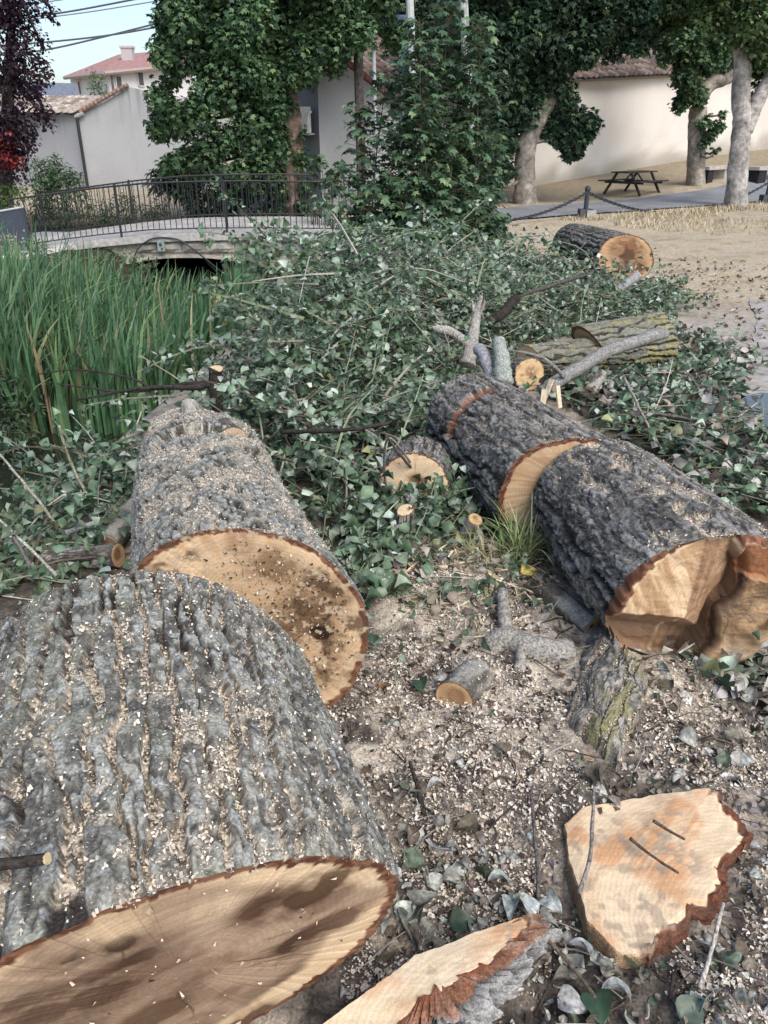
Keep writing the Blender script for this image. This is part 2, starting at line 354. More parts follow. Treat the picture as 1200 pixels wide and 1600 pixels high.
def bark_fn(style, P, ph, s, r, sp, depth, seed, nz, dustamt):
    """height (<=0, metres) and colour of the bark"""
    q = np.stack([r*np.cos(ph), r*np.sin(ph), s], -1)
    if style == 'plain':
        n = fbm(q*np.array([18, 18, 7]), 4, seed); h = depth*(n-.7)
        return h, mix((.09, .08, .065), (.31, .295, .26), ss(.38, .62, n)), np.zeros_like(n)
    lo = fbm(q*np.array([4, 4, 1.6]), 3, seed+1)-.5; md = fbm(q*np.array([22, 22, 9]), 4, seed+2); fi = fbm(q*np.array([90, 90, 50]), 3, seed+3)
    if style == 'lumpy':
        N = round(2*math.pi*r.mean()/.040); ee, hk, same = worley(ph/(2*math.pi)*N+2*lo+1.2*(md-.5), s/.075+1.2*(fi-.5), N, seed, .9, 1.)
        n2 = fbm(q*np.array([34, 34, 24]), 4, seed+4); pr = ee+.5*(n2-.5)+.45*(fi-.5); pl = ss(.06, .2, pr)*ss(.30, .42, n2+.3*(hk-.4))
        h = depth*(pl-1)+depth*.6*(np.floor(4*n2+hk)/4-.7)*pl+.005*(fi-.5)+.05*lo
        c = mix((.045, .038, .03), mix((.15, .155, .14), (.34, .335, .30), ss(.40, .60, fi)), pl)
        c = mix(c, (.13, .135, .105), ss(.55, .7, md)*.5)
        dust = dustamt*(1-.5*pl)*ss(.15, .75, nz)*ss(.42, .6, fbm(q*16, 3, seed+7))
    else:
        N = round(2*math.pi*r.mean()/sp)
        u = ph/(2*math.pi)*N+.8*lo+.75*(fbm(q*np.array([11, 11, 7]), 3, seed+5)-.5)
        u = u+.25*np.sin(ph*3+seed)+.05*np.sin(s*15+3*np.sin(ph*2+seed))
        ln = {'ridged': .34, 'dark': .50}.get(style, .25)
        ee, hk, same = worley(u+.35*(fbm(q*np.array([16, 16, 14]), 2, seed+48)-.5)*2, s/ln+.5*(md-.5), N, seed, .52, .9)
        f2 = fbm(q*np.array([50, 50, 40]), 3, seed+47)
        pr = ee+.42*(f2-.5)+.25*(md-.5)+.32*(fi-.5); lo_, hi_ = (.23, .33) if style != 'dark' else (.27, .37)
        pl = ss(lo_, hi_, pr); pl = np.where(same, np.maximum(pl, .80+.20*pl), pl); edge = np.exp(-((pr-lo_-.03)/.09)**2)*np.where(same, .35, 1.)  # edge: furrow sides, darkened later to paint shading along the ridges
        tier = np.floor(5*fbm(q*np.array([30, 30, 13]), 3, seed+41)+1.5*hk)/5
        thin = ss(.045, .01, np.abs(fbm(q*np.array([30, 30, 10]), 3, seed+42)-.5))
        h = depth*(pl-1)+depth*.45*(tier-.6)*pl+depth*.15*(hk-.5)*pl-.005*thin*pl+.0045*(fi-.5)+.02*lo
        if style == 'ridged':
            c = mix((.05, .042, .036), mix((.125, .121, .105), (.335, .328, .28), ss(.40, .60, .55*fi+.45*md)), pl)
            c = mix(c, (.215, .225, .165), ss(.5, .62, fbm(q*6, 3, seed+8))*.55*pl); c = mix(c, (.085, .078, .07), np.maximum(ss(.56, .72, fbm(q*26, 3, seed+44))*.7, thin*.9)*pl)
            c = c*(.88+.24*hk[..., None]); c = mix(c, (.035, .030, .026), edge*.85); c = mix(c, (.36, .365, .34), ss(.58, .68, fbm(q*42, 3, seed+45))*pl*.8)
        elif style == 'dark':
            c = mix((.04, .034, .028), mix((.105, .10, .09), (.33, .312, .28), ss(.40, .62, .55*fi+.45*md)), pl); c = c*(.85+.3*hk[..., None]); c = mix(c, (.018, .016, .015), edge*.8); c = mix(c, (.03, .028, .027), thin*.8*pl); c = mix(c, (.20, .20, .195), ss(.62, .7, fbm(q*36, 3, seed+45))*pl*.6)
        else:                                              # lichen
            c = mix((.04, .035, .025), mix((.17, .17, .14), (.24, .24, .2), fi), pl)
            c = mix(c, (.31, .28, .11), ss(.48, .66, fbm(q*12+3*lo[..., None], 4, seed+8))*pl*.7)
        dust = dustamt*ss(.85, .25, pl)*ss(.1, .6, nz)*(ss(.22, .40, fbm(q*np.array([5, 5, 4]), 3, seed+7)) if style == 'dark' else ss(.36, .56, .6*fbm(q*np.array([7, 7, 6]), 3, seed+7)+.4*fbm(q*34, 2, seed+17)))
        dust = np.maximum(dust, dustamt*.9*ss(.25, .8, nz)*ss(*((.46, .60) if style == 'dark' else (.51, .64)), .6*fbm(q*np.array([5, 5, 4]), 3, seed+9)+.4*fbm(q*30, 2, seed+10))*ss(1.15, .5, pl))
    dust = np.clip(dust, 0, 1)
    sp_ = fbm(q*150, 2, seed+50); c = mix(c, mix((.17, .135, .10), (.62, .55, .44), ss(.36, .60, sp_)), dust*ss(.2, .5, fi+.35*dust))
    return h, c, dust
def face_col(rho, ang, x, y, seed, heart=(.23, .125, .065), sap=(.60, .42, .245), hr=.62, rim=.94, dark=.6, dirt=0., cx=0, cy=0, spots=(), mid=(.33, .19, .10), soft=.14):
    q = st(x, y, 0*x+seed); w = fbm(q*5, 4, seed)-.5; w2 = fbm(q*14, 4, seed+3)
    rr = np.hypot(x-cx, y-cy); rr = rr/np.maximum(rr.max()*.8, 1e-6)
    rad = fbm(st(np.cos(ang)*9, np.sin(ang)*9, rho*2.2), 3, seed+5)
    fine = fbm(st(np.cos(ang)*40, np.sin(ang)*40, rho*5), 2, seed+6)
    c = mix(sap, (.50, .28, .14), ss(.48, .70, .5*rad+.5*vn(q*3.5+9, seed))*.7); c = mix(c, (.68, .53, .35), ss(.5, .8, fine)*.35)
    hm = ss(hr+soft, hr-soft, rr+.55*w+.05*(rad-.5))
    c = mix(c, mix(heart, mid, ss(.35, .6, w2)), hm*.92)
    c = mix(c, (.46, .33, .22), hm*ss(.56, .72, fbm(st(x*9+w*3, y*30, 0*x+seed), 3, seed+9))*.7)
    c = mix(c, (.065, .032, .018), hm*ss(.56, .70, fbm(q*7, 3, seed+7))*dark)
    c = mix(c, np.array(c)*.80, (.5+.5*np.sin(rr*95+9*w))*.35*hm)
    for sx_, sy_, sr_, sc_, sk_ in spots:
        g = np.exp(-(((x-sx_)**2+(y-sy_)**2)/sr_**2)*(1+1.6*w2*2)); c = mix(c, np.array(sc_)*(.7+.6*w2[..., None]), np.clip(g*2.1*(.25+1.3*ss(.3, .65, fbm(q*20, 4, seed+15))), 0, 1)*sk_)
    for ck in range(7):
        a0 = _hash(np.int64(ck), np.int64(seed), np.int64(1), 3)*6.28-3.14; r0_ = .1+.35*_hash(np.int64(ck), np.int64(seed), np.int64(2), 4); da = np.abs((ang-a0-.10*np.sin(rho*9+ck)+np.pi) % (2*np.pi)-np.pi)*rho
        c = mix(c, (.10, .055, .03), ss(.007, .002, da)*ss(r0_, r0_+.03, rho)*ss(r0_+.42, r0_+.2, rho)*.8)
    edge = rim+.030*(fbm(st(np.cos(ang)*14, np.sin(ang)*14, 0*ang), 3, seed+8)-.5)*2
    b = ss(edge-.008, edge+.008, rho)
    bc = mix((.11, .044, .026), (.25, .12, .068), ss(.4, .62, fbm(st(np.cos(ang)*20, np.sin(ang)*20, rho*40), 3, seed+2)))
    c = mix(c, bc, b)
    if dirt: 
        dd = ss(.56-.1*dirt, .64, fbm(q*26, 3, seed+11))*ss(.45, .6, fbm(q*5, 3, seed+12))
        c = mix(c, (.10, .06, .035), dd*.85)
        c = mix(c, (.55, .44, .3), ss(.66, .70, fbm(q*60, 2, seed+13))*.8)
    return c
def make_log(name, label, cat, q, style='ridged', sp=.055, depth=.03, nphi=300, ns=160, seed=1, far=(0, 0), dust=.8, lobes=.05, sink=.015, kerfs=(), nface=60, relief=None, face_kw={}, farface=True, group=None, ellip=(1, 1), spike=0., bow=None, endtaper=0.):
    X, Y, Z, az, el, r0, r1, L, naz, nel = q
    d, e1, e2 = frame(az, el); nn, _, _ = frame(az+naz, el+nel); fn, _, _ = frame(az+far[0], el+far[1])
    A = np.array([X, Y, Z-sink]); Fc = A+L*d
    ph = (np.arange(nphi)+.5)*2*np.pi/nphi; ph = ph-.45*np.sin(ph-np.pi/2)-.45
    ph = np.where(ph < 0, ph+2*np.pi, ph)
    ph2 = np.broadcast_to(ph, (ns, nphi)); ca, sa = np.cos(ph), np.sin(ph)
    lob = 1+lobes*(fbm(st(ca*1.3, sa*1.3, 0*ca+seed), 2, seed+20)-.5)*2
    ring = ca[:, None]*e1*ellip[0]+sa[:, None]*e2*ellip[1]
    s0 = -((r0*lob[:, None]*ring)@nn)/(d@nn); s1 = L-((r1*lob[:, None]*ring)@fn)/(d@fn)
    if spike: s1 = s1+spike*(fbm(st(ca*3, sa*3, 0*ca), 3, seed+30)-.4)
    t = np.linspace(0, 1, ns)[:, None]; S = s0+(s1-s0)*t
    rr = (r0+(r1-r0)*np.clip(S/L, 0, 1))*lob
    nzz = (ring@UP)[None]+0*S
    h, c, du = bark_fn(style, None, ph2, S, rr, sp, depth, seed, nzz, dust)
    KM = 0*h
    for ks, kw, kd, lo, hi in kerfs:                       # saw kerfs: place along the log, width, depth, angle range
        kk = ks+.05*(fbm(st(ca*3, sa*3, 0*ca), 2, 77)-.5)
        km = ss(kw, kw*.5, np.abs(S-kk))*ss(lo-.12, lo+.05, ph2)*ss(hi+.12, hi-.05, ph2)
        h = h-kd*km; KM = np.maximum(KM, km); h = h+.024*ss(kk-.01, kk+.012, S)*ss(lo-.2, lo+.05, ph2)*ss(hi+.2, hi-.05, ph2); km = np.maximum(km*0, ss(.020, .012, np.abs(S-kk-.001))*ss(lo-.12, lo+.05, ph2)*ss(hi+.12, hi-.05, ph2)*ss(.06, .0, S-kk)); c = mix(c, mix((.15, .05, .022), (.30, .125, .06), vn(st(ca*30, sa*30, 0*ca), 5)+0*S), km); du = du*(1-km)
    if bow is not None: S = S+0
    rr = rr*(1-endtaper*ss(L*.70, L, S)*(.6+.8*fbm(st(ca*2, sa*2, 0*ca), 2, 9)))
    R = rr+h+(h.mean()-h)*.7*np.clip(1-np.minimum(S-s0, s1-S)/.035, 0, 1)
    V = A+S[..., None]*d+R[..., None]*ring[None]
    root = thing(name, label, cat, (Fc[0]*.5+A[0]*.5, Fc[1]*.5+A[1]*.5, terr(A[0], A[1])+0), group)
    i = np.arange(ns-1)[:, None]*nphi; j = np.arange(nphi)[None]; jj = (j+1) % nphi
    F = np.stack([i+j, i+nphi+j, i+nphi+jj, i+jj], -1).reshape(-1, 4)
    mk('bark', V.reshape(-1, 3), F, M['bark'], root, True, dict(lc=c.reshape(-1, 3)))
    mask = ((du > .35) | (RNG.random(du.shape) < (.02 if style == 'dark' else .09)*dust)) & (nzz > .12) & (KM < .1); idx = np.argwhere(mask)
    if len(idx): CHIPS.append((V[idx[:, 0], idx[:, 1]], ring[idx[:, 1]], len(idx)))
    for which in ((0, 1) if farface else (0,)):
        E = V[0] if which == 0 else V[-1]; C0 = E.mean(0); pn = nn if which == 0 else fn
        k = np.concatenate([np.linspace(.02, .9, nface-8), np.linspace(.91, 1, 8)])
        FV = C0+(E[None]-C0)*k[:, None, None]
        x = (FV-C0)@e1; y = (FV-C0)@np.cross(e1, pn)*-1; y = (FV-C0)@e2
        rho = np.broadcast_to(k[:, None], x.shape); ang = np.arctan2(y, x)
        if which == 0 and 'spx' in face_kw:
            fk = dict(face_kw); sp3 = []
            for (su, sv, sr_, sc_, sk_) in fk.pop('spx'):
                r_ = ray(su, sv); o_ = np.array([0, 0, CAMH]); X_ = o_+r_*(((C0-o_)@nn)/(r_@nn))-C0; sp3.append((X_@e1, X_@e2, sr_, sc_, sk_))
            fk['spots'] = sp3
        else: fk = {k_: v_ for k_, v_ in face_kw.items() if k_ != 'spx'}
        fc = face_col(rho, ang, x, y, seed+50+which, **fk)
        out = -pn if which == 0 else pn
        if relief is not None and which == 0:
            hh, fc = relief(x/r0, y/r0, rho, fc); FV = FV+hh[..., None]*out
        else: FV = FV+((fbm(st(x*9, y*9, 0*x), 3, seed)-.5)*.012*ss(1, .8, rho))[..., None]*out
        i = np.arange(nface-1)[:, None]*nphi
        FF = np.stack([i+j, i+jj, i+nphi+jj, i+nphi+j], -1).reshape(-1, 4)
        if which: FF = FF[:, ::-1]
        FV = np.concatenate([FV.reshape(-1, 3), [FV[0].mean(0)]]); cen = len(FV)-1
        T3 = np.stack([np.full(nphi, cen), (np.arange(nphi)+1) % nphi, np.arange(nphi)], 1)
        mk('cut_face', FV, [FF, T3 if not which else T3[:, ::-1]], M['wood'], root, True,
           dict(lc=np.vstack([fc.reshape(-1, 3), fc[0].mean(0)[None]]), fuv=np.vstack([st(x, y, 0*x).reshape(-1, 3), [[0, 0, 0]]])))
    return root, (A, d, e1, e2)
make_log('felled_trunk', 'largest felled trunk in front, grey ridged bark full of sawdust, broad brown stained cut face', 'log',
    (-.368, .79, .43, -.306, .015, .438, .41, .692, -.144, .311), 'ridged', .046, .021, 820, 270, 3, dust=.9, nface=110,
    face_kw=dict(hr=.93, heart=(.24, .15, .10), mid=(.40, .28, .195), sap=(.76, .57, .37), cx=-.02, cy=-.05, dark=.35, soft=.07, rim=.945, spx=((120, 1490, .045, (.030, .016, .010), 1), (185, 1470, .03, (.05, .026, .016), 1), (170, 1540, .09, (.09, .05, .03), .95),
    (410, 1415, .06, (.10, .05, .028), .95), (480, 1400, .07, (.085, .042, .024), .95), (510, 1375, .06, (.12, .07, .035), .9), (470, 1470, .06, (.07, .035, .02), .95), (520, 1440, .06, (.12, .065, .04), .85), (220, 1500, .05, (.07, .036, .02), .95), (90, 1560, .10, (.12, .07, .045), .85), (240, 1590, .09, (.10, .055, .03), .85), (380, 1600, .08, (.11, .055, .032), .9), (300, 1470, .06, (.50, .37, .27), .6), (595, 1370, .05, (.70, .56, .38), .8), (330, 1420, .06, (.66, .50, .34), .6), (180, 1440, .06, (.68, .51, .32), .6)))
    , far=(.05, -.12))
make_log('felled_trunk', 'mottled grey trunk behind the largest one, pale tan cut face sprinkled with dark dirt', 'log',
    (-.418, 1.962, .352, -.322, -.05, .351, .277, 1.78, .373, .025), 'lumpy', .05, .014, 440, 360, 12, dust=.85, nface=80, lobes=.09,
    kerfs=((1.22, .032, .05, .3, 2.2), (.98, .026, .04, .25, .85)), endtaper=.16, face_kw=dict(hr=.62, heart=(.40, .26, .145), mid=(.58, .40, .24), sap=(.76, .55, .34), dirt=1., rim=.945, cx=.08, cy=-.05, dark=.3, soft=.25, spx=((470, 960, .11, (.14, .078, .04), .85), (500, 990, .04, (.03, .016, .01), 1), (430, 880, .07, (.20, .12, .06), .7), (380, 850, .05, (.26, .16, .09), .5), (520, 930, .08, (.18, .11, .055), .7), (450, 1000, .06, (.25, .15, .08), .6))), spike=.25)
def notch(x, y, rho, c):                                   # hinge wood: a left chunk with three facets, a dark torn crack, a flat right part
    n = fbm(st(x*7, y*7, 0*x), 4, 91)-.5
    xl = -.02+.10*n+.06*np.sin(y*7)
    left = ss(.02, -.02, x-xl)
    pk = .15-np.maximum.reduce([.20*np.maximum(0, y+.22+.12*x), .55*np.maximum(0, -(y+.20+.10*x)), .60*np.maximum(0, x+.36), 0*x])*1.0
    hl = np.clip(pk, -.15, .2)*ss(1., .975, rho)
    crack = np.exp(-((x-xl-.05)/.055)**2)*ss(.75, .45, y+.05*n)*ss(1, .9, rho)
    shelf = ss(.33, .36, y+.10*x+.06*n)*ss(-.05, .0, x)*ss(.5, .3, x)
    h = left*hl*.42+(1-left)*(.042-.022*shelf)*ss(1., .96, rho)-crack*.032+.012*n*2*ss(1, .9, rho)
    fib = fbm(st(x*26, y*3, 0*x), 3, 95)
    rim = ss(.915, .94, rho)*ss(-.45, -.30, y)
    cl = mix((.70, .51, .32), (.46, .29, .165), ss(.4, .65, fbm(st(x*14+y*8, y*2-x*2, 0*x), 3, 97)))
    low = ss(0, .02, -(y+.20+.10*x))*ss(-.36, -.40, x); rt = ss(-.36, -.33, x)
    cl = mix(cl, (.34, .215, .135), low); cl = mix(cl, mix((.37, .23, .135), (.27, .155, .09), ss(.4, .6, fib)), rt*.9)
    c = mix(c, (.55, .38, .22), ss(.90, .93, rho)*(1-rim)*ss(-.30, -.4, y)); c2 = mix(c, cl, left*(1-rim)); c2 = mix(c2, (.075, .04, .025), np.clip(crack*1.3, 0, 1)*(1-rim)*ss(.3, .5, fib+.3)); c2 = mix(c2, (.30, .12, .055), shelf*(1-rim)*.8)
    return h, c2
make_log('felled_trunk', 'dark trunk on the right with split notched cut face, its furrows packed with sawdust', 'log',
    (1.066, 2.172, .306, -.184, .002, .316, .276, .884, .202, .245), 'dark', .088, .028, 420, 250, 23, far=(.067, .075), dust=1., nface=110, relief=notch,
    face_kw=dict(hr=.46, heart=(.33, .19, .10), mid=(.52, .335, .19), sap=(.74, .56, .37), rim=.945, cx=.12, cy=.02, soft=.2, dark=.5))
make_log('felled_trunk', 'thicker black barked trunk end reaching back under the leaves, thin crescent of cut wood showing', 'log',
    (.81, 3.034, .298, -.26, -.041, .305, .292, 1.15, .327, .116), 'dark', .078, .024, 360, 240, 34, dust=.6, nface=50, kerfs=((.80, .02, .05, 1.75, 2.9),),
    face_kw=dict(hr=.3, sap=(.60, .43, .27), rim=.92), spike=.15)
make_log('felled_trunk', 'farthest trunk section on bare ground below the bollard, round brown hearted cut face', 'log',
    (3.065, 10.184, .313, -.205, -.004, .313, .303, 1.649, .48, -.209), 'dark', .06, .025, 200, 110, 45, dust=.2, nface=50,
    face_kw=dict(hr=.72, heart=(.24, .105, .05), sap=(.58, .37, .19), rim=.95, dark=.8))
make_log('lichen_log', 'yellow lichen covered log lying crosswise behind the dark trunk', 'log',
    (1.62, 5.98, .20, 1.35, .07, .215, .235, .60, -.18, .4), 'lichen', .055, .018, 220, 130, 56, dust=.1, nface=30, face_kw=dict(hr=.3, sap=(.52, .33, .18), rim=.85), spike=.1)
make_log('broken_log', 'broken end of log with torn pale wood, left of the lichen covered log', 'log',
    (1.12, 5.85, .17, 1.42, .03, .12, .155, .68, -.5, .2), 'lichen', .05, .014, 160, 80, 58, dust=.2, nface=26, face_kw=dict(hr=.2, sap=(.66, .50, .31), rim=.95), spike=.2)
make_log('cut_block', 'short block with bright round cut face standing behind the dark trunk', 'log',
    (1.079, 5.564, .13, -.288, -.142, .127, .12, .16, .002, -.013), 'dark', .05, .012, 120, 40, 61, dust=.3, nface=40, face_kw=dict(hr=.45, heart=(.42, .24, .11), sap=(.64, .45, .23), dirt=1.))
make_log('cut_block', 'pale slice of trunk half buried in leaves left of the dark trunk', 'log',
    (.138, 3.365, .20, .125, -.055, .181, .171, .3, .005, .011), 'dark', .05, .016, 200, 60, 67, dust=.3, nface=40, face_kw=dict(hr=.2, sap=(.72, .55, .36), rim=.955))
make_log('short_log', 'short grey log with ringed brown cut end lying alone on the sawdust', 'log',
    (.226, 1.97, .079, .563, -.078, .067, .063, .17, -.102, .031), 'plain', .05, .004, 140, 60, 71, dust=.2, nface=50, lobes=.02, face_kw=dict(hr=.55, heart=(.36, .21, .11), sap=(.50, .34, .19), dark=.3))
def small_log(label, p0, p1, r0, r1, seed, name='short_log', style='plain', **kw):
    p0 = np.array(p0); p1 = np.array(p1); v = p1-p0; L = np.linalg.norm(v); v /= L
    az = math.atan2(v[0], v[1]); el = math.asin(max(-.98, min(.98, v[2])))
    return make_log(name, label, 'log', (*p0, az, el, r0, r1, L, kw.pop('naz', .1), kw.pop('nel', .1)), style, .05, kw.pop('depth', .006), 90, 40, seed, dust=.2, nface=24, lobes=.04, sink=0, **kw)
b = G(628, 868, .0); t = at(633, 797, b[1]+.02)
small_log('upright stub with pale round top among the green leaves, taller of the pair', t, b-[0, 0, .03], .043, .048, 81, style='dark', naz=0, nel=-.45, face_kw=dict(hr=.2, sap=(.68, .54, .34), rim=.9))
b = G(722, 850, .02); t = at(743, 812, b[1]-.06)
small_log('leaning grey stub with a dark hole in its cut end, beside the grass tuft', t, b, .036, .04, 83, face_kw=dict(hr=.3, sap=(.56, .38, .2), rim=.88, dark=1))
p = G(700, 772, .06)
small_log('weathered split grey log piece lying against the pale slice', p+[.06, -.04, 0], p+[-.12, .08, .03], .05, .045, 85, depth=.015)
p = G(852, 922, .08)
small_log('small log with tan cut end, bark peeling, left of the split trunk', p, p+[.14, -.20, -.04], .05, .045, 87, naz=.5, nel=-.5, face_kw=dict(hr=.2, sap=(.55, .40, .21)))
p = at(921, 612, 5.1)
small_log('short smooth grey stub with orange cut end near the leaning branch', p, p+[.14, .25, .05], .042, .04, 89, face_kw=dict(hr=.5, heart=(.30, .14, .06), sap=(.5, .33, .2)))
p = G(80, 875, -.02); p2 = G(185, 868, .05)
small_log('dark branch log half hidden left of the mottled trunk, lying level', p+[-.1, 0, 0], p2, .055, .06, 91, style='dark')
small_log('grey branch log slanting out from under the mottled trunk', G(170, 850, .06), G(215, 790, .1), .055, .05, 93)
small_log('tiny grey peg of branch wood beside the bark slab, sawn end down', G(912, 1212, .0), G(920, 1185, .05), .018, .018, 95)
small_log('pale torn stub at the broken far end of the mottled trunk', at(352, 668, 3.3), at(362, 690, 3.2), .05, .075, 96, face_kw=dict(hr=.1, sap=(.74, .62, .45), rim=.97))
small_log('rounded knob of grey branch wood at the far end of the mottled trunk', at(296, 632, 3.55), at(300, 670, 3.45), .045, .06, 97)

# ------------------------------------------------------------------ slabs, bark pieces, chips of trunk
def slab(name, label, pts, z0, z1, barkrange, seed, tilt=(0, 0), barkout=.02, bark_col=(.13, .068, .046), nb=220, nr=50, chunky=0., sap=(.70, .54, .36)):
    """flat wood slab: outline seen at height z1, thick down to z0; barkrange = share of the outline that carries bark"""
    E = GP(pts, z1); L = np.vstack([E, E[:1]]); dd = np.concatenate([[0], np.cumsum(np.linalg.norm(np.diff(L, axis=0), axis=1))]); t = np.linspace(0, dd[-1], nb, endpoint=False)
    P = np.stack([np.interp(t, dd, L[:, k]) for k in range(3)], 1); u = t/dd[-1]
    bk = ss(barkrange[0]-.01, barkrange[0]+.01, u)*ss(barkrange[1]+.01, barkrange[1]-.01, u)
    c = P.mean(0); o = P-c; out = unit(o*[1, 1, 0])
    P = P+out*((fbm(st(u*60, 0*u, 0*u+seed), 4, seed)-.5)*(.01+.05*bk))[:, None]
    c = P.mean(0)
    k = np.concatenate([np.linspace(.02, .85, nr-12), np.linspace(.87, 1, 12)])
    V = c+(P[None]-c)*k[:, None, None]; kb = np.broadcast_to(k[:, None], V.shape[:2])
    x, y = V[..., 0]-c[0], V[..., 1]-c[1]; n = fbm(st(x*9, y*9, 0*x+seed), 4, seed); n2 = fbm(st(x*40, y*40, 0*x+seed), 3, seed+1)
    V[..., 2] += tilt[0]*x+tilt[1]*y+(n-.5)*.02+bk*ss(.88, .93, kb)*(n2-.62)*.05
    gr = fbm(st(x*6+y*4, (y-x)*60, 0*x), 3, seed+4)
    cl = mix(sap, (.55, .29, .14), ss(.38, .60, n)*.85); cl = mix(cl, (.66, .52, .34), ss(.5, .65, gr)*.55)
    bm = bk*ss(.915, .94, kb+.05*(n2-.5)); cl = mix(cl, mix(bark_col, (.16, .05, .025), ss(.4, .6, n2)), bm)
    cl = mix(cl, (.36, .28, .2), ss(.52, .62, n2)*ss(.45, .58, fbm(st(x*5, y*5, 0*x), 3, seed+5))*.7)
    rings = [V]; cols = [cl]
    for q in np.linspace(.15, 1, 12):
        w = V[-1].copy(); w[:, 2] = w[:, 2]*(1-q)+z0*q
        nn = fbm(st(u*55, 0*u+q*3, 0*u+seed), 4, seed+7)
        bf = u*34+1.1*np.sin(q*4+u*50); blk = np.floor(bf); gp = ss(.16, .04, np.minimum(bf-blk, 1-bf+blk)); hb = _hash(blk.astype(np.int64), np.full(blk.shape, int(q*3.2), np.int64), 0*blk.astype(np.int64), seed)
        w = w+out*((bk*(barkout*(nn*1.6)+chunky*(.15+.85*hb-.5*gp)*math.sin(q*2.2))+.004*nn))[:, None]
        rings.append(w[None]); cc = mix(np.array((.40, .27, .16))+0*w, mix(mix((.10, .098, .095), (.33, .325, .31), ss(.3, .65, .5*hb+.5*nn)), (.035, .03, .028), gp) if chunky else mix(bark_col, (.12, .045, .025), nn), bk)
        if chunky and q < .3: cc = mix(cc, (.24, .105, .055), bk*.8)
        cols.append(cc[None])
    V = np.concatenate(rings); C = np.concatenate(cols); m = len(V)
    i = np.arange(m-1)[:, None]*nb; j = np.arange(nb)[None]; jj = (j+1) % nb
    F = np.stack([i+j, i+jj, i+nb+jj, i+nb+j], -1).reshape(-1, 4); Fc = F[:(nr-1)*nb]; Fs = F[(nr-1)*nb:]
    root = thing(name, label, 'wood slab', (c[0], c[1], z0))
    f = V.reshape(-1, 3); nf = nr*nb; fl = np.vstack([f[:nf], c[None]+[0, 0, .0]]); fl[-1, 2] = f[:nb, 2].mean()
    T3 = np.stack([np.full(nb, nf), (np.arange(nb)+1) % nb, np.arange(nb)], 1)
    fu = st(fl[:, 0]-c[0]-.2, fl[:, 1]-c[1]+.25, 0*fl[:, 0])
    mk('cut_face', fl, [Fc[:, ::-1], T3[:, ::-1]], M['wood'], root, True, dict(lc=np.vstack([C.reshape(-1, 3)[:nf], [sap]]), fuv=fu))
    mk('bark_edge', f[(nr-1)*nb:], (Fs-(nr-1)*nb)[:, ::-1], M['bark'], root, not chunky, dict(lc=C.reshape(-1, 3)[(nr-1)*nb:]))
    return root
slab('wood_slab', 'wedge of orange wood lying flat, red ragged bark along its right edge', [(883, 1290), (908, 1262), (1015, 1243), (1122, 1229), (1140, 1250), (1170, 1300), (1138, 1345), (1128, 1392), (1060, 1440), (1010, 1492), (965, 1485), (918, 1440), (908, 1400), (890, 1340)], .0, .06, (.30, .74), 5, nb=300, barkout=.012)
slab('wood_slab', 'pale sliver of wood at the bottom with chunky grey bark below its edge', [(500, 1600), (600, 1530), (650, 1492), (740, 1457), (822, 1432), (836, 1442), (792, 1478), (742, 1512), (692, 1548), (640, 1580), (600, 1622), (520, 1640)], .0, .13, (.44, .88), 9, nb=320, chunky=.085, sap=(.68, .56, .40))
def bark_patch(name, label, pts, dome, seed, style='dark', thick=.02, n=90, moss=0.):
    E = GP(pts, .02); A, B, C, D = E                       # four corners, counter clockwise
    a = np.linspace(0, 1, n); U, Vv = np.meshgrid(a, a)
    P = (A*(1-U[..., None])*(1-Vv[..., None])+B*U[..., None]*(1-Vv[..., None])+C*U[..., None]*Vv[..., None]+D*(1-U[..., None])*Vv[..., None])
    e = np.minimum(np.minimum(U, 1-U), np.minimum(Vv, 1-Vv)); w = (fbm(st(U*5, Vv*5, 0*U), 3, seed)-.5)
    P[..., 0] += w*.07; P[..., 1] += (fbm(st(U*5, Vv*5, 0*U+4), 3, seed)-.5)*.06
    s = Vv*np.linalg.norm(D-A); ph = U*1.6+.8; r = np.full_like(U, .24)
    h, c, du = bark_fn(style, None, ph, s, r, .07, .02, seed, np.full_like(U, .8), .55)
    P[..., 2] = terr(P[..., 0], P[..., 1])*0+dome*np.sqrt(np.clip(1-(2*U-1)**2, 0, 1))*ss(0, .12, e)*(.75+.4*Vv)+h*.8
    c = mix(c, mix((.17, .15, .05), (.24, .23, .12), U), moss*ss(.5, .62, fbm(st(U*7, Vv*7, 0*U), 3, seed+3))*ss(.35, .65, U))
    root = thing(name, label, 'bark', P.reshape(-1, 3).mean(0)*[1, 1, 0]); F = gridF(n, n)
    mk('bark', P.reshape(-1, 3), F, M['bark'], root, True, dict(lc=c.reshape(-1, 3)))
    lo = P.copy(); lo[..., 2] -= thick; mk('inner_bark', lo.reshape(-1, 3), F[:, ::-1], M['bark'], root, True, dict(lc=np.broadcast_to((.28, .12, .06), (n*n, 3))))
    CHIPS.append((P[du > .3], np.broadcast_to(UP, P[du > .3].shape), int((du > .3).sum())))
    return root
bark_patch('bark_slab', 'dark domed slab of mossy bark half covered in sawdust, in front of the split trunk', [(868, 1140), (960, 1228), (1032, 1085), (915, 995)], .13, 7, moss=.8, n=130)
bark_patch('bark_piece', 'curled red brown bark piece beside the right edge of the dark trunk', [(1052, 745), (1098, 768), (1112, 735), (1060, 720)], .05, 8, n=30)

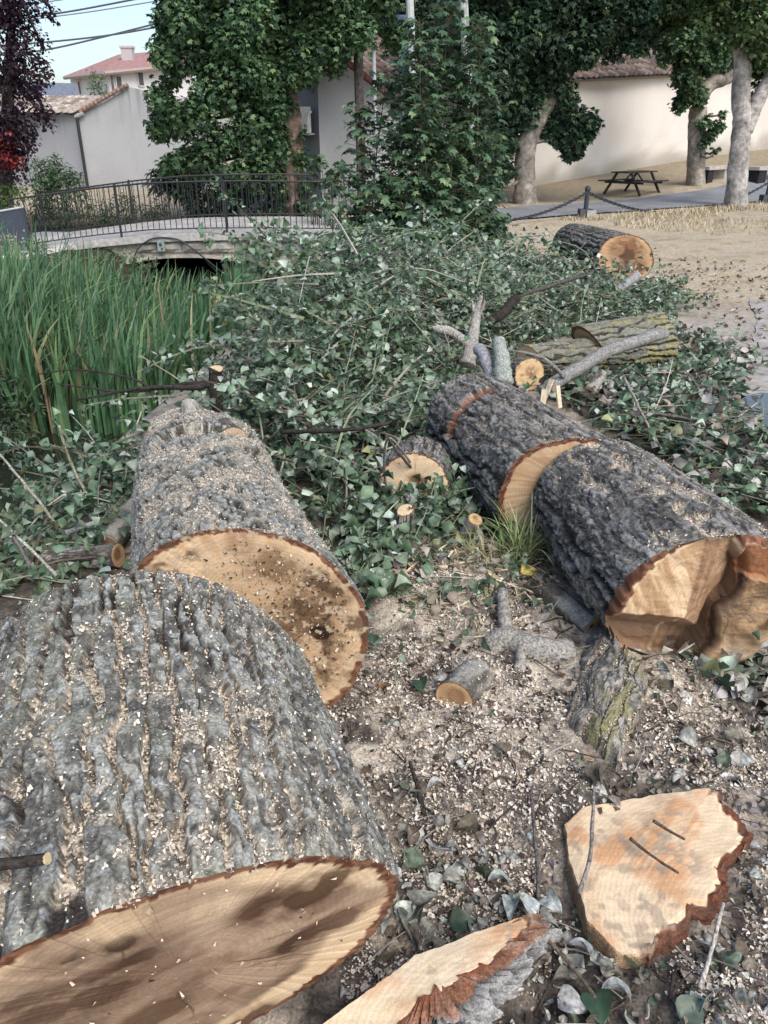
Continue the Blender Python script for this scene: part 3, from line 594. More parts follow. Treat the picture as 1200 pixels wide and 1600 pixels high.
# ------------------------------------------------------------------ bare branches, sticks
GREYB, BROWNB, PALEB, DARKB = (.27, .26, .245), (.14, .11, .085), (.40, .36, .29), (.05, .042, .036)
def limb(name, label, paths, col, cat='branch', cut=None, group=None, n=8):
    """one branch: paths = [(points, r0, r1)], first the main stem; cut = list of (point, direction, radius)"""
    root = thing(name, label, cat, np.array(paths[0][0][0], float), group)
    for i, (pts, r0, r1) in enumerate(paths):
        c = crv(pts, 6+4*len(pts)); c = c+(fbm(c*18, 2, i)[:, None]-.5)*min(.012, r0*.7)
        r = np.linspace(r0, r1, len(c))*(1+.5*(fbm(c*38, 3, 3)-.5))
        m = MB(); m.tube(c, r, n, np.array(col)*(.85+.3*random.random())); m.build('stem' if i == 0 else 'side_shoot', M['branch'], root, True)
    for p, dr, r in cut or []:
        dr = unit(np.array(dr, float)); m = MB(); m.tube([np.array(p), np.array(p)+dr*.003], [r, r], 12, (.62, .48, .28)); m.build('cut_end', M['wood'], root, fuv=np.zeros((m.n, 3)))
    return root
# grey forked branch in the middle
z = .06; a = G(785, 925, .11)
limb('forked_branch', 'dusty grey forked branch lying on the sawdust between the logs', [([G(892, 1022, .05), G(840, 1018, .06), G(795, 1000, .06), G(765, 1012, .03)], .052, .046), ([G(795, 1000, .06), G(788, 960, .09), a], .028, .022), ([G(815, 1010, .05), G(812, 1045, .07)], .022, .02)], (.34, .32, .285), n=12)
# cut branch stump at the reeds
y = 4.3; e = at(337, 577, y)
limb('branch_stub', 'dark branching stub with a pale sawn top in front of the reeds', [([e, at(336, 595, y), at(340, 640, y), at(345, 700, y)], .043, .028),
    ([at(335, 597, y), at(300, 606, y), at(230, 606, y+.1), at(120, 625, y+.2)], .022, .006), ([at(334, 600, y), at(290, 600, y+.1), at(200, 612, y+.3), at(90, 600, y+.3)], .016, .004),
    ([at(342, 590, y), at(370, 608, y), at(410, 620, y+.1), at(460, 635, y+.1)], .026, .006), ([at(350, 598, y), at(390, 622, y), at(440, 632, y-.2)], .014, .004),
    ([at(240, 608, y+.1), at(200, 590, y+.1), at(120, 578, y), at(60, 585, y)], .008, .003)], DARKB, cut=[(e, (0, -.25, 1), .041)], n=10)
limb('leaning_branch', 'smooth grey branch leaning across the lichen covered log', [([at(845, 612, 5.2), at(905, 575, 5.3), at(960, 545, 5.4), at(1040, 520, 5.6)], .052, .042), ([at(880, 590, 5.2), at(850, 560, 5.1), at(790, 545, 5.2)], .015, .008)], (.26, .255, .24), n=12)
limb('broken_branch', 'broken upright branch with a splintered tip at the back of the dark trunk', [([at(730, 570, 5.4), at(738, 530, 5.5), at(745, 490, 5.6), at(752, 462, 5.6)], .06, .012), ([at(735, 540, 5.5), at(705, 520, 5.4), at(680, 512, 5.4)], .04, .03), ([at(742, 505, 5.6), at(738, 470, 5.6)], .02, .006), ([at(746, 500, 5.6), at(758, 470, 5.6)], .02, .005)], (.36, .34, .31), n=10)
limb('broad_splinter', 'broad flat grey splinter standing behind the dark trunk', [([at(786, 600, 4.9), at(784, 560, 5.0), at(779, 530, 5.1)], .07, .045)], (.34, .37, .33), n=8)
limb('grey_stub', 'blunt grey branch stub beside the broad splinter', [([at(770, 590, 5.0), at(758, 560, 5.1), at(748, 545, 5.2)], .05, .045)], (.30, .30, .32), n=10)
limb('cut_branch', 'grey branch with white sawn end below the farthest trunk', [([at(997, 430, 8.6), at(970, 450, 8.5), at(940, 470, 8.5), at(890, 480, 8.6)], .05, .045)], (.27, .27, .26), cut=[(at(997, 430, 8.6), (.8, -.5, .3), .046)], n=10)
limb('cut_branch', 'dark twig with a yellow sawn end lying on the largest trunk', [([G(72, 1342, .86), G(40, 1346, .86), G(-20, 1352, .86)], .007, .007)], DARKB, cut=[(G(72, 1342, .86), (1, 0, .3), .0075)], n=8)
limb('dark_branch', 'dark branch with a yellow cut end among the leaves behind the broken branch', [([at(806, 466, 6.6), at(785, 490, 6.5), at(760, 505, 6.5)], .045, .04)], DARKB, cut=[(at(806, 466, 6.6), (.6, -.4, .7), .042)], n=8)
def stick(label, pts, r, col, name='stick'): return limb(name, label, [([G(u, v, zz) for u, v, zz in pts], r, r*.6)], col, 'stick', n=6)
stick('dark upright stick poking from the ground left of the orange wedge', [(842, 1420, .02), (838, 1330, .06), (828, 1235, .12)], .006, (.10, .09, .085))
stick('grey twig lying across the left end of the orange wedge', [(905, 1395, .09), (922, 1340, .12), (926, 1280, .13), (928, 1232, .14)], .006, (.28, .25, .22))
stick('pale stick below the right end of the orange wedge', [(1093, 1545, .02), (1110, 1490, .04), (1130, 1412, .07)], .006, (.42, .39, .34))
stick('long dark twig in front of the pale sliver of wood', [(840, 1455, .06), (890, 1505, .04), (950, 1590, .02), (970, 1650, .0)], .006, BROWNB)
stick('short dark stick lying on the orange wedge', [(985, 1310, .095), (1015, 1335, .1), (1060, 1365, .1)], .005, (.12, .09, .07))
stick('small dark splinter near the far edge of the orange wedge', [(1020, 1283, .097), (1070, 1312, .097)], .005, (.11, .085, .07))
stick('thin dark stick under the split face of the right trunk', [(945, 1000, .05), (1000, 1020, .05), (1055, 1040, .04)], .006, DARKB)
stick('straight grey stick lying below the split face', [(1005, 1005, .04), (1110, 995, .06), (1150, 992, .1)], .004, (.2, .17, .14))
stick('dark forked root sticking from the sawdust left of centre', [(670, 1300, .0), (655, 1240, .06), (640, 1190, .1)], .009, DARKB)
stick('dark twig right of the bark slab', [(1015, 1120, .03), (1080, 1140, .05), (1150, 1165, .03)], .006, BROWNB)
stick('long bare twig lying over the leaf litter behind the right trunk', [(970, 645, .1), (1040, 648, .12), (1120, 665, .1), (1190, 690, .05)], .012, (.16, .13, .11))
stick('pale twig slanting across the leaf litter', [(975, 590, .2), (1005, 650, .14), (1035, 705, .05)], .012, (.34, .30, .26))
stick('pale bent twig standing among the leaves beside the reeds', [(450, 600, .1), (480, 540, .3), (475, 490, .5), (530, 455, .6)], .016, PALEB)
stick('arching pale twig over the dark bank below the bridge', [(375, 480, .35), (420, 470, .45), (475, 490, .4)], .011, PALEB)
stick('tall pale twig with leaf at the left edge of the pile', [(145, 790, .05), (110, 720, .3), (92, 665, .5)], .009, (.42, .40, .30))
stick('long pale twig crossing the pile at the far left', [(110, 850, .0), (50, 770, .25), (0, 710, .4)], .009, (.34, .33, .26))
stick('pale stick running down to the largest trunk', [(88, 900, .05), (40, 850, .15), (-10, 805, .25)], .008, (.40, .39, .33))
stick('dark stick in the leaves left of the largest trunk', [(65, 915, .0), (40, 870, .1), (18, 830, .2)], .011, (.16, .14, .13))
stick('white peeled stick lying in front of the slanting grey branch log', [(100, 835, .05), (130, 823, .08), (165, 812, .1)], .016, (.40, .42, .38))
stick('dark bare twig standing in front of the pale trunk slice', [(655, 745, .2), (625, 710, .4), (600, 675, .55)], .008, (.13, .11, .1))
stick('grey twig arching over the pale trunk slice', [(605, 780, .1), (600, 720, .35), (610, 685, .5), (650, 735, .25)], .007, (.28, .26, .24))
stick('long leafless dark branch through the middle of the pile', [(930, 425, .4), (880, 440, .5), (820, 460, .45), (780, 480, .3)], .022, (.10, .09, .08))
stick('bare dark branch lying in leaves right of the mottled trunk', [(440, 675, .3), (540, 672, .4), (610, 660, .45)], .013, DARKB)
stick('dark stick lying against the dark trunk above the grass tuft', [(850, 818, .12), (890, 815, .2), (925, 808, .2)], .010, DARKB)
for lab, u, v, l, an in (('splinter', 862, 600, .1, .4), ('', 855, 612, .12, 1.3), ('', 905, 598, .12, -.1), ('', 873, 620, .1, 1.7), ('', 890, 590, .09, .9), ('', 848, 632, .13, 1.5)):
    p = G(u, v, .12); dv = np.array([math.cos(an), .2, math.sin(an)*.8])*l*.7; m = MB(); m.box(p, (l*1.6, .03, .012), None, (.66, .56, .40))
    R = np.stack([unit(dv), unit(np.cross(UP, dv)), unit(np.cross(dv, np.cross(UP, dv)))], 1); m2 = MB(); m2.box(p, (l*1.5, .035, .012), R, (.66, .56, .40))
    V = m2.V[0]; V[:2] = V[:2]*.7+V[:2].mean(0)*.3
    tag(m2.build('wood_splinter', M['twig'], None, org=p), 'pale torn wood splinter lying near the bright cut block', 'splinter', 'pale splinters beside the cut block')
# ------------------------------------------------------------------ bridge
def arr(o, parent, off, name=None):                        # a copy that shares its mesh
    c = o.copy(); COL.objects.link(c); c.parent = parent; c.location = [float(x) for x in off]; return c
BY0, BY1 = 16.0, 19.1
bx = np.array([-7.6, -6.6, -5.6, -4.6, -3.6, -2.6, -1.6, -.6]); bz = np.array([-.36, -.24, -.12, -.03, .0, .01, .0, -.01])
dz = lambda x: np.interp(x, bx, bz)
bridge = thing('bridge', 'low stone footbridge with black iron railings crossing the reedy creek', 'bridge', (-4, BY0, -.9))
X = np.linspace(-7.6, -.6, 40); m = MB()
V = []; 
for x in X: V += [(x, BY0-.10, dz(x)-.13), (x, BY0-.10, dz(x)), (x, BY1, dz(x)+.03), (x, BY1, dz(x)-.13)]
F = []
for i in range(39):
    for a in range(4): F.append([i*4+a, i*4+(a+1) % 4, i*4+4+(a+1) % 4, i*4+4+a])
mk('deck', V, np.array(F), plain('weathered_deck', (.42, .40, .375), .9, .2, 10, .75, 1.2, .3, .01, s2=2.5), bridge)
archz = lambda x: -.46-.52*np.clip(np.abs(x+3.9)/2.35, 0, 1)**2.2
X = np.linspace(-7.4, -.75, 60); lo = np.where(np.abs(X+3.9) < 2.33, archz(X), -1.2)
n3 = fbm(st(X*2, 0*X, 0*X), 3, 4)
V = np.concatenate([st(X, 0*X+BY0+.04, dz(X)-.13), st(X, 0*X+BY0+.04, lo), st(X, 0*X+BY1-.05, lo)]); n = 60
F = np.concatenate([[[i, i+1, n+i+1, n+i], [n+i, n+i+1, 2*n+i+1, 2*n+i]] for i in range(n-1)])
mk('arch_wall', V, F, M['stone'], bridge, at_=dict(lc=np.tile(mix((.30, .285, .235), (.46, .43, .36), ss(.4, .6, n3)), (3, 1))))
X = np.linspace(-6.2, -1.7, 40); m = MB()
V = np.concatenate([st(X, 0*X+yy, archz(X)+zz) for yy, zz in ((BY0-.05, .0), (BY0-.05, .055), (BY0+.05, .055), (BY0+.05, 0))]); n = 40
F = np.array([[a*n+i, ((a+1) % 4)*n+i, ((a+1) % 4)*n+i+1, a*n+i+1] for a in range(4) for i in range(n-1)])
mk('arch_ring', V, F, M['stone'], bridge, at_=dict(lc=np.broadcast_to((.40, .37, .31), (len(V), 3))))
mk('arch_shade_sheet', [(-6.6, BY1-.3, -1.3), (-.9, BY1-.3, -1.3), (-.9, BY1-.3, -.2), (-6.6, BY1-.3, -.2)], np.array([[0, 1, 2, 3]]), M['stone'], bridge, at_=dict(lc=np.full((4, 3), .05)))  # added dark sheet behind the arch, standing in for the shade under the bridge
def stone_block(x0, x1, z0, z1, sd):
    n = 4; a = np.linspace(0, 1, n); U, Vv = np.meshgrid(a, a); e = np.minimum(np.minimum(U, 1-U), np.minimum(Vv, 1-Vv))
    P = st(x0+(x1-x0)*U, BY0-.005-.05*ss(0, .2, e)+.015*(vn(st(U*3, Vv*3, 0*U+sd), 3)-.5), z0+(z1-z0)*Vv)
    c = np.array(((.31, .29, .25), (.36, .34, .29), (.27, .255, .225), (.40, .38, .32))[sd % 4])
    mk('stone_block', P.reshape(-1, 3), gridF(n, n), M['stone'], bridge, at_=dict(lc=np.broadcast_to(c, (n*n, 3))))
k = 0
for z1, z0, x, xe in ((-.14, -.36, -4.9, -.9), (-.37, -.62, -2.4, -.8), (-.63, -.9, -1.72, -.8)):
    while x < xe:
        w = .32+.3*random.random(); 
        stone_block(x+.008, min(x+w, xe)-.008, max(z0, float(archz(x+w/2))+.07 if z0 < -.3 and x < -1.9 else z0), z1+float(dz(x)) if z1 > -.2 else z1, k); x += w; k += 1
def railing(y, lab_post, ext=0):
    r = mk('railing', *[np.concatenate([tube(st(X, 0*X+y, dz(X)+h), rr, 5, False)[0] for h, rr in ((.93, .018), (.09, .012))]),
        np.concatenate([tube(st(X, 0*X+y, dz(X)+h), .01, 5, False)[1]+o for h, o in ((.93, 0), (.09, 5*len(X)))])], M['paint'], bridge,
        at_=dict(lc=np.full((10*len(X), 3), .035)))
    me = None
    for i, x in enumerate(np.arange(X[0]+.05, X[-1], .112)):
        if me is None:
            mb = MB(); mb.tube([(x, y, .09+dz(x)), (x, y, .93+dz(x))], .0085, 5, (.022, .024, .026)); me = mb.build('baluster', M['paint'], r); x0 = x
        else: arr(me, r, (x-x0, 0, dz(x)-dz(x0)))
    for i, x in enumerate(np.linspace(X[0], X[-1], 4)):
        mb = MB(); mb.tube([(x, y, dz(x)-.1), (x, y, dz(x)+.97)], .022, 6, (.025, .027, .03)); mb.build('post', M['paint'], r)
X = np.linspace(-7.25, -1.0, 44); railing(BY0, 1)
X = np.linspace(-7.9, -1.6, 44); railing(BY1-.1, 1)
# the creek end panel, the box and cable on the bridge, the rusty plate
P = [at(-14, 333, 15.2), at(33, 325, 15.6), at(46, 386, 15.6), at(-10, 392, 15.2)]
m = MB(); V = np.array(P+[p+[.03, .06, 0] for p in P]); m.add(V, [[0, 1, 2, 3], [7, 6, 5, 4], [0, 4, 5, 1], [1, 5, 6, 2], [2, 6, 7, 3], [3, 7, 4, 0]], (.045, .055, .075))
pn = thing('sheet_panel', 'dark blue grey metal sheet standing at the left end of the bridge railing', 'panel', P[3]); m.build('sheet', M['paint'], pn)
m = MB(); m.tube([P[0]+[0, -.01, .01], P[1]+[0, -.01, .01]], .02, 6, (.4, .42, .44)); m.build('top_edge', M['paint'], pn)
p = at(252, 384, BY0-.12); bxr = thing('junction_box', 'small grey green box fixed under the bridge deck where cables meet', 'junction box', p)
m = MB(); m.box(p, (.13, .08, .2), None, (.27, .32, .30)); m.build('case', M['paint'], bxr)
m = MB(); m.box(p+[0, -.045, .03], (.05, .02, .05), None, (.04, .05, .05)); m.box(p+[.02, -.045, -.05], (.03, .02, .03), None, (.04, .05, .05)); m.build('dial', M['paint'], bxr)
def cable(label, pts, r, col=(.03, .03, .032), n=24, name='cable'):
    c = crv(pts, n); m = MB(); m.tube(c, r, 6, col); return tag(m.build(name, M['paint'], None, org=c[0]), label, 'cable')
cable('black cable arching from the box towards the left bank', [at(255, 371, BY0-.12), at(235, 374, BY0-.14), at(215, 390, BY0-.16), at(205, 420, BY0-.2)], .015)
cable('black cable running from the box down under the right half of the arch', [at(255, 371, BY0-.12), at(280, 375, BY0-.14), at(305, 392, BY0-.2), at(340, 420, BY0-.5), at(372, 446, BY0-.9)], .015)
p = at(424, 436, BY0+.4); m = MB(); m.box(p, (.34, .5, .42), None, (.36, .13, .03)); m.box(p+[.0, -.28, -.06], (.2, .06, .2), None, (.45, .17, .04))
tag(m.build('rusted_plate', M['stone'], None, org=p), 'rust orange plate just inside the right end of the bridge arch', 'plate')
# ------------------------------------------------------------------ cream wall with tiled roof
WD, WNm = np.array([.824, .567, 0]), np.array([-.567, .824, 0])
def wp(s, q, z): return np.array([4.7+.824*s-.567*q, 19.2+.567*s+.824*q, z])
eave = lambda s: 3.22+.062*np.clip(s-5.0, -20, 40)
cw = thing('cream_wall_building', 'long cream plastered wall under a clay tiled roof behind the picnic table', 'building', wp(8, 7.3, 0))
S = np.linspace(-4.5, 30, 90); Z = np.linspace(0, 1, 24)
V = np.array([[wp(s, 7.3+.03*math.sin(s*.9), -.3+(eave(s)+.3)*z) for s in S] for z in Z]); Pn = V
base = np.clip(V[..., 2]-terr(V[..., 0], V[..., 1]), 0, 9)
cst = fbm(st(S[None]*1.6, V[..., 2]*1.6, 0*V[..., 0]), 4, 3)
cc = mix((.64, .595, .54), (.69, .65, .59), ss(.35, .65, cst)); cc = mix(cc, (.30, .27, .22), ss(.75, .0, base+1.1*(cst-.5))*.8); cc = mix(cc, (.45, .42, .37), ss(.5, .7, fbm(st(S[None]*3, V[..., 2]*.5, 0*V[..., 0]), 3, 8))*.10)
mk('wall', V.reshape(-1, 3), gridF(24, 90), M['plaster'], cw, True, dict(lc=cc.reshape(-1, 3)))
m = MB()
for s0 in np.arange(-4.5, 30, 1.5):
    a, b2 = wp(s0, 7.12, eave(s0)-.02), wp(s0+1.5, 7.12, eave(s0+1.5)-.02); o = WNm*.25; u = UP*.10
    m.add([a, b2, b2+u, a+u, a+o, b2+o, b2+u+o, a+u+o], [[0, 1, 2, 3], [0, 4, 5, 1], [3, 2, 6, 7]], (.42, .36, .29))
m.build('cornice', M['plaster'], cw)
def roof(parent, org, along, up, nx, ny, w, l, per_part, zal=0., cols=((.14, .10, .085), (.19, .14, .115), (.10, .08, .072), (.24, .19, .16)), name='roof_tile', r=None):
    """barrel tiles laid in courses: cover tiles single parts (up to per_part), a bed sheet below"""
    along, up = np.array(along, float), np.array(up, float); nrm = unit(np.cross(along, up)); nrm = nrm*np.sign(nrm[2])
    A = np.array(org, float); r = r or w*.34
    E = [A-nrm*.04, A+along*w*nx-nrm*.04, A+along*w*nx+up*l*ny-nrm*.04, A+up*l*ny-nrm*.04]
    rf = mk('roof', np.array(E), np.array([[0, 1, 2, 3]]), M['tile'], parent, at_=dict(lc=np.full((4, 3), .07)))
    th = np.linspace(0, np.pi, 6); protos = []
    for k, c in enumerate(cols):
        V = []
        for t, rr in ((0, r*1.1), (1.12, r*.85)):
            for a in th: V.append(A+up*l*t-along*rr*np.cos(a)+nrm*(rr*np.sin(a)*.95+.03*(1-t)))
        V = np.array(V); F = np.array([[i, i+1, 7+i, 6+i] for i in range(5)]+[[0, 5, 4, 1], [1, 4, 3, 2]])
        protos.append((V, F, c))
    done = {}; stuff = MB(); count = 0
    for j in range(ny):
        for i in range(nx):
            k = int(_hash(np.int64(i), np.int64(j), np.int64(nx), 5)*len(cols)) % len(cols); jit = _hash(np.int64(i), np.int64(j), np.int64(3), 9)-.5
            off = along*w*(i+.5+.12*jit)+up*l*(j+.15*jit); V, F, c = protos[k]
            if count < per_part:
                if k not in done: done[k] = (mk(name, V+off, F, M['tile'], rf, True, dict(lc=np.broadcast_to(c, (12, 3)))), off)
                else: arr(done[k][0], rf, off-done[k][1])
                count += 1
            else: stuff.add(V+off, F, c)
    if stuff.n: stuff.build('roof_tile', M['tile'], rf, True, kind='stuff')
    return rf
al = unit(wp(20, 0, eave(20))-wp(0, 0, eave(0))); upd = unit(WNm*math.cos(.42)+UP*math.sin(.42))
roof(cw, wp(3.0, 6.95, eave(3.0)+.08), al, upd, 56, 9, .25, .42, 280)
roof(cw, wp(-4.6, 6.95, eave(-4.6)+.08), al, upd, 30, 9, .25, .42, 0)
roof(cw, wp(17.0, 6.95, eave(17.0)+.08), al, upd, 44, 9, .25, .42, 0)
# upper roof seen through the crowns
ub = thing('upper_house', 'house part with pale wall and tiled roof rising behind the long tiled roof', 'building', wp(12, 12, 0))
m = MB(); a = [wp(5, 11.2, 3), wp(26, 11.2, 3.6), wp(26, 11.2, 6.9), wp(5, 11.2, 6.3), wp(5, 17, 3), wp(26, 17, 3.6), wp(26, 17, 6.9), wp(5, 17, 6.3)]
m.add(a, [[0, 1, 2, 3], [4, 0, 3, 7], [1, 5, 6, 2]], (.5, .42, .36)); m.build('wall', M['plaster'], ub)
roof(ub, wp(4.6, 10.8, 6.4), al, upd, 60, 8, .36, .6, 0, cols=((.32, .22, .18), (.38, .27, .23)))
# ------------------------------------------------------------------ grey house with the air conditioner
gh = thing('grey_house', 'grey rendered house with round vent and air conditioner behind the iron railing', 'building', at(503, 330, 21.2))
C = at(503, 330, 21.2); R_ = at(640, 330, 22.6); L_ = at(395, 330, 25.5)
def wallpoly(bot0, bot1, top, n=14, col=(.33, .335, .335), parent=None, sd=1, name='wall'):
    """upright wall from bot0 to bot1 whose top edge runs through heights top[...]"""
    t = np.linspace(0, 1, 40); tz = np.interp(t, np.linspace(0, 1, len(top)), top); b = bot0+(bot1-bot0)*t[:, None]
    V = np.array([[[b[i, 0], b[i, 1], -.5+(tz[i]+.5)*k] for i in range(40)] for k in np.linspace(0, 1, n)])
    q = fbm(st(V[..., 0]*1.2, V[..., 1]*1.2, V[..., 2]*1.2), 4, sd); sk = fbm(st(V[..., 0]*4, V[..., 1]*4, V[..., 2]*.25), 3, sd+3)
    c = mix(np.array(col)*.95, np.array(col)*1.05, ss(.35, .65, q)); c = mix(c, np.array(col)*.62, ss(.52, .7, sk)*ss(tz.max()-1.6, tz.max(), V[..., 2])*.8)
    return mk(name, V.reshape(-1, 3), gridF(n, 40), M['plaster'], parent, True, dict(lc=c.reshape(-1, 3)))
wallpoly(C, R_, [3.75, 3.1, 2.2], parent=gh); wallpoly(L_, C, [3.9, 3.9, 3.75], parent=gh, sd=4, col=(.28, .285, .29))  # left face gets a darker grey, painting it as the shaded side
rdir = unit(np.array([R_[0]-C[0], R_[1]-C[1], -1.55])); bk = unit(np.array([-.15, 1, .0]))
roof(gh, np.array([C[0], C[1], 3.75])-bk*.25-rdir*.1, bk, -rdir, 2, 1, .2, .4, 2)
m = MB(); P0 = np.array([C[0], C[1], 3.78])-bk*.2; 
for i in range(14): m.tube([P0+rdir*.21*i, P0+rdir*(.21*i+.26)], [.085, .075], 7, (.16+.08*random.random(), .11, .09))
m.build('verge_tile', M['tile'], gh, True)
ld = unit(C-L_); ln = np.array([ld[1], -ld[0], 0]); ln = ln if ln[1] < 0 else -ln
p = at(497, 125, 21.6); p = C+ld*(-.35)+[0, 0, p[2]-C[2]]; m = MB()
th = np.linspace(0, 2*np.pi, 25)[:-1]
m.tube([p+ln*.02+ld*.2*np.cos(a)+UP*.24*np.sin(a) for a in np.linspace(0, 2*np.pi, 25)], .022, 6, (.2, .2, .2)); m.add(np.vstack([[p+ln*.015], [p+ln*.015+ld*.2*np.cos(a)+UP*.24*np.sin(a) for a in th]]), [[0, i+1, (i+1) % 24+1] for i in range(24)], (.10, .10, .105)); m.build('vent', M['paint'], gh)
acp = C-ld*.55+[0, 0, 2.08-C[2]]+ln*.32; ac = thing('air_conditioner', 'white boxed air conditioner hung on brackets on the grey house wall', 'air conditioner', acp)
Rm = np.stack([ld, -ln, UP], 1)
m = MB(); m.box(acp, (.82, .34, .58), Rm, (.55, .57, .56)); m.build('case', M['paint'], ac)
m = MB(); m.tube([acp+ln*.175+ld*(-.1+.25*np.cos(a))+UP*.25*np.sin(a) for a in np.linspace(0, 6.283, 20)], .012, 5, (.10, .11, .12)); m.add(np.vstack([[acp+ln*.174-ld*.1], [acp+ln*.174+ld*(-.1+.25*np.cos(a))+UP*.25*np.sin(a) for a in th]]), [[0, i+1, (i+1) % 24+1] for i in range(24)], (.06, .065, .075))
m.build('fan_grille', M['paint'], ac)
m = MB(); m.box(acp-UP*.31-ln*.0, (.86, .5, .03), Rm, (.45, .46, .46)); m.build('bracket', M['paint'], ac)
m = MB(); m.tube(crv([acp+ld*.42-UP*.1, acp+ld*.56-UP*.15, acp+ld*.62+UP*.1, acp+ld*.58+UP*.16-ln*.1], 12), .03, 6, (.6, .6, .58)); m.build('pipe', M['paint'], ac)
# ------------------------------------------------------------------ grey warehouse walls on the left
wh = thing('warehouse', 'grey rendered warehouse with downpipe and clay tiles beyond the bridge on the left', 'building', at(148, 300, 30))
K = at(140, 300, 30); top = lambda u, v: at(u, v, 30)[2]
wallpoly(at(20, 300, 31.5), K, [top(20, 160)*1.0, top(85, 168), top(130, 178)], parent=wh, sd=7, col=(.33, .335, .345))
kz = top(130, 178); G1 = at(222, 300, 30.2); G2 = at(330, 300, 30.5)
wallpoly(K+[.0, -.02, 0], G1, [kz, kz+.42*(top(212, 135)-kz), top(212, 135)], parent=wh, sd=9, col=(.37, .375, .38)); wallpoly(G1, G2, [top(212, 135), kz+.3], parent=wh, sd=10, col=(.37, .375, .38))
m = MB(); m.tube([K+[0, -.12, -.3], K+[0, -.12, kz-K[2]-.05]], .055, 8, (.025, .025, .03)); m.tube([K+[-.05, -.12, kz-K[2]-.1], K+[.25, -.15, kz-K[2]+.02]], .06, 6, (.4, .38, .35)); m.build('downpipe', M['paint'], wh)
e0 = np.array([K[0]-4.6, K[1]+1.2, kz+.12]); e1 = np.array([K[0]+.2, K[1]-.25, kz+.05]); al2 = unit(e1-e0); up2 = unit(at(175, 151, 33)-at(132, 177, 30))
roof(wh, e0-UP*.05, al2, up2, 17, 7, .28, .42, 119, cols=((.34, .28, .235), (.42, .36, .31), (.26, .21, .18), (.48, .43, .38)))
m = MB(); a = np.array([K[0]+.1, K[1]-.12, kz+.05]); b2 = np.array([G1[0], G1[1]-.12, top(212, 135)+.05]); d = b2-a
for i in range(13): m.tube([a+d*i/13, a+d*(i+1.15)/13], [.075, .065], 7, (.24+.08*random.random(), .18, .145))
m.build('verge_tile', M['tile'], wh, True)
# ------------------------------------------------------------------ white house far behind, slate roof beside it
fh = thing('white_house', 'white two storey house with red roof and chimney far behind the warehouse', 'building', at(170, 150, 70))
q = lambda u, v, Y=70: at(u, v, Y)
hz = 3.0; a, b2, c2 = q(109, 120), q(168, 113, 66), q(300, 100, 70)
def quad(mb, pts, col): mb.add(np.array(pts), [[0, 1, 2, 3]], col)
m = MB()
for s_, e_ in ((a, b2), (b2, c2)): quad(m, [[s_[0], s_[1], 0], [e_[0], e_[1], 0], [e_[0], e_[1], e_[2]], [s_[0], s_[1], s_[2]]], (.60, .58, .58))
m.build('wall', M['plaster'], fh)
m = MB(); r1, r2 = q(185, 85, 74), q(320, 74, 76); ea, eb, ec = q(100, 119, 69.5), q(163, 112, 65.3), q(310, 97, 69.4)
m.add(np.array([ea, eb, ec, r1, r2]), [[0, 1, 3]], (.36, .205, .185)); m.F.setdefault(4, []).append(np.array([[1, 2, 4, 3]])); rf = m.build('roof', M['tile'], fh)
m = MB(); 
for s_, e_ in ((ea, eb), (eb, ec)): m.tube([s_-UP*.12, e_-UP*.12], .14, 5, (.30, .25, .23))
m.build('eaves', M['paint'], fh)
p = q(201, 92, 71); m = MB(); m.box(p, (.85, .85, 1.7), None, (.46, .42, .42)); m.box(p+UP*.8, (1.0, 1.0, .15), None, (.5, .46, .45)); m.build('chimney', M['plaster'], rf)
for u, v, w_ in ((125, 137, 7), (186, 129.5, 8), (220, 123.5, 8)):
    s_, e_ = (a, b2) if u < 168 else (b2, c2); d_ = (e_-s_)[:2]; r_ = ray(u, v); nn_ = np.array([-d_[1], d_[0]]); Yw = (s_[:2]@nn_)/(r_[:2]@nn_)*r_[1]-.08; p = at(u, v, Yw); k = mpp(v, Yw); dr = unit((e_-s_)*[1, 1, 0])
    R = np.stack([dr, np.array([-dr[1], dr[0], 0]), UP], 1)
    m = MB()
    for dx, dy, sx, sy in ((0, 9.6, w_+2, 1.4), (0, -9.6, w_+2, 1.4), (-w_/2-.5, 0, 1.2, 20), (w_/2+.5, 0, 1.2, 20)): m.box(p+dr*dx*k+UP*dy*k, (sx*k, .1, sy*k), R, (.55, .53, .53))
    f_ = m.build('window', M['paint'], fh); m = MB(); m.box(p, (w_*k, .04, 18*k), R, (.07, .07, .08)); m.build('pane', M['paint'], f_)
p = at(172, 140, 65.6); m = MB(); m.tube([[b2[0]+.3, b2[1]-.1, 0], [b2[0]+.3, b2[1]-.1, b2[2]-.2]], .08, 6, (.10, .08, .08)); m.build('downpipe', M['paint'], fh)
sh = thing('slate_roofed_shed', 'low building with blue grey roof between plum tree and white house', 'building', at(80, 150, 55)); m = MB()
a, b2, c2, d2 = at(20, 152, 55), at(118, 152, 55), at(118, 130, 60), at(20, 128, 60); quad(m, [a, b2, c2, d2], (.17, .19, .23)); m.build('roof', M['tile'], sh)
m = MB(); quad(m, [a-UP*.05, b2-UP*.05, b2-UP*3, a-UP*3], (.4, .4, .4)); quad(m, [b2-UP*.05, c2-UP*.05, c2-UP*4, b2-UP*3], (.4, .4, .4)); m.build('wall', M['plaster'], sh)
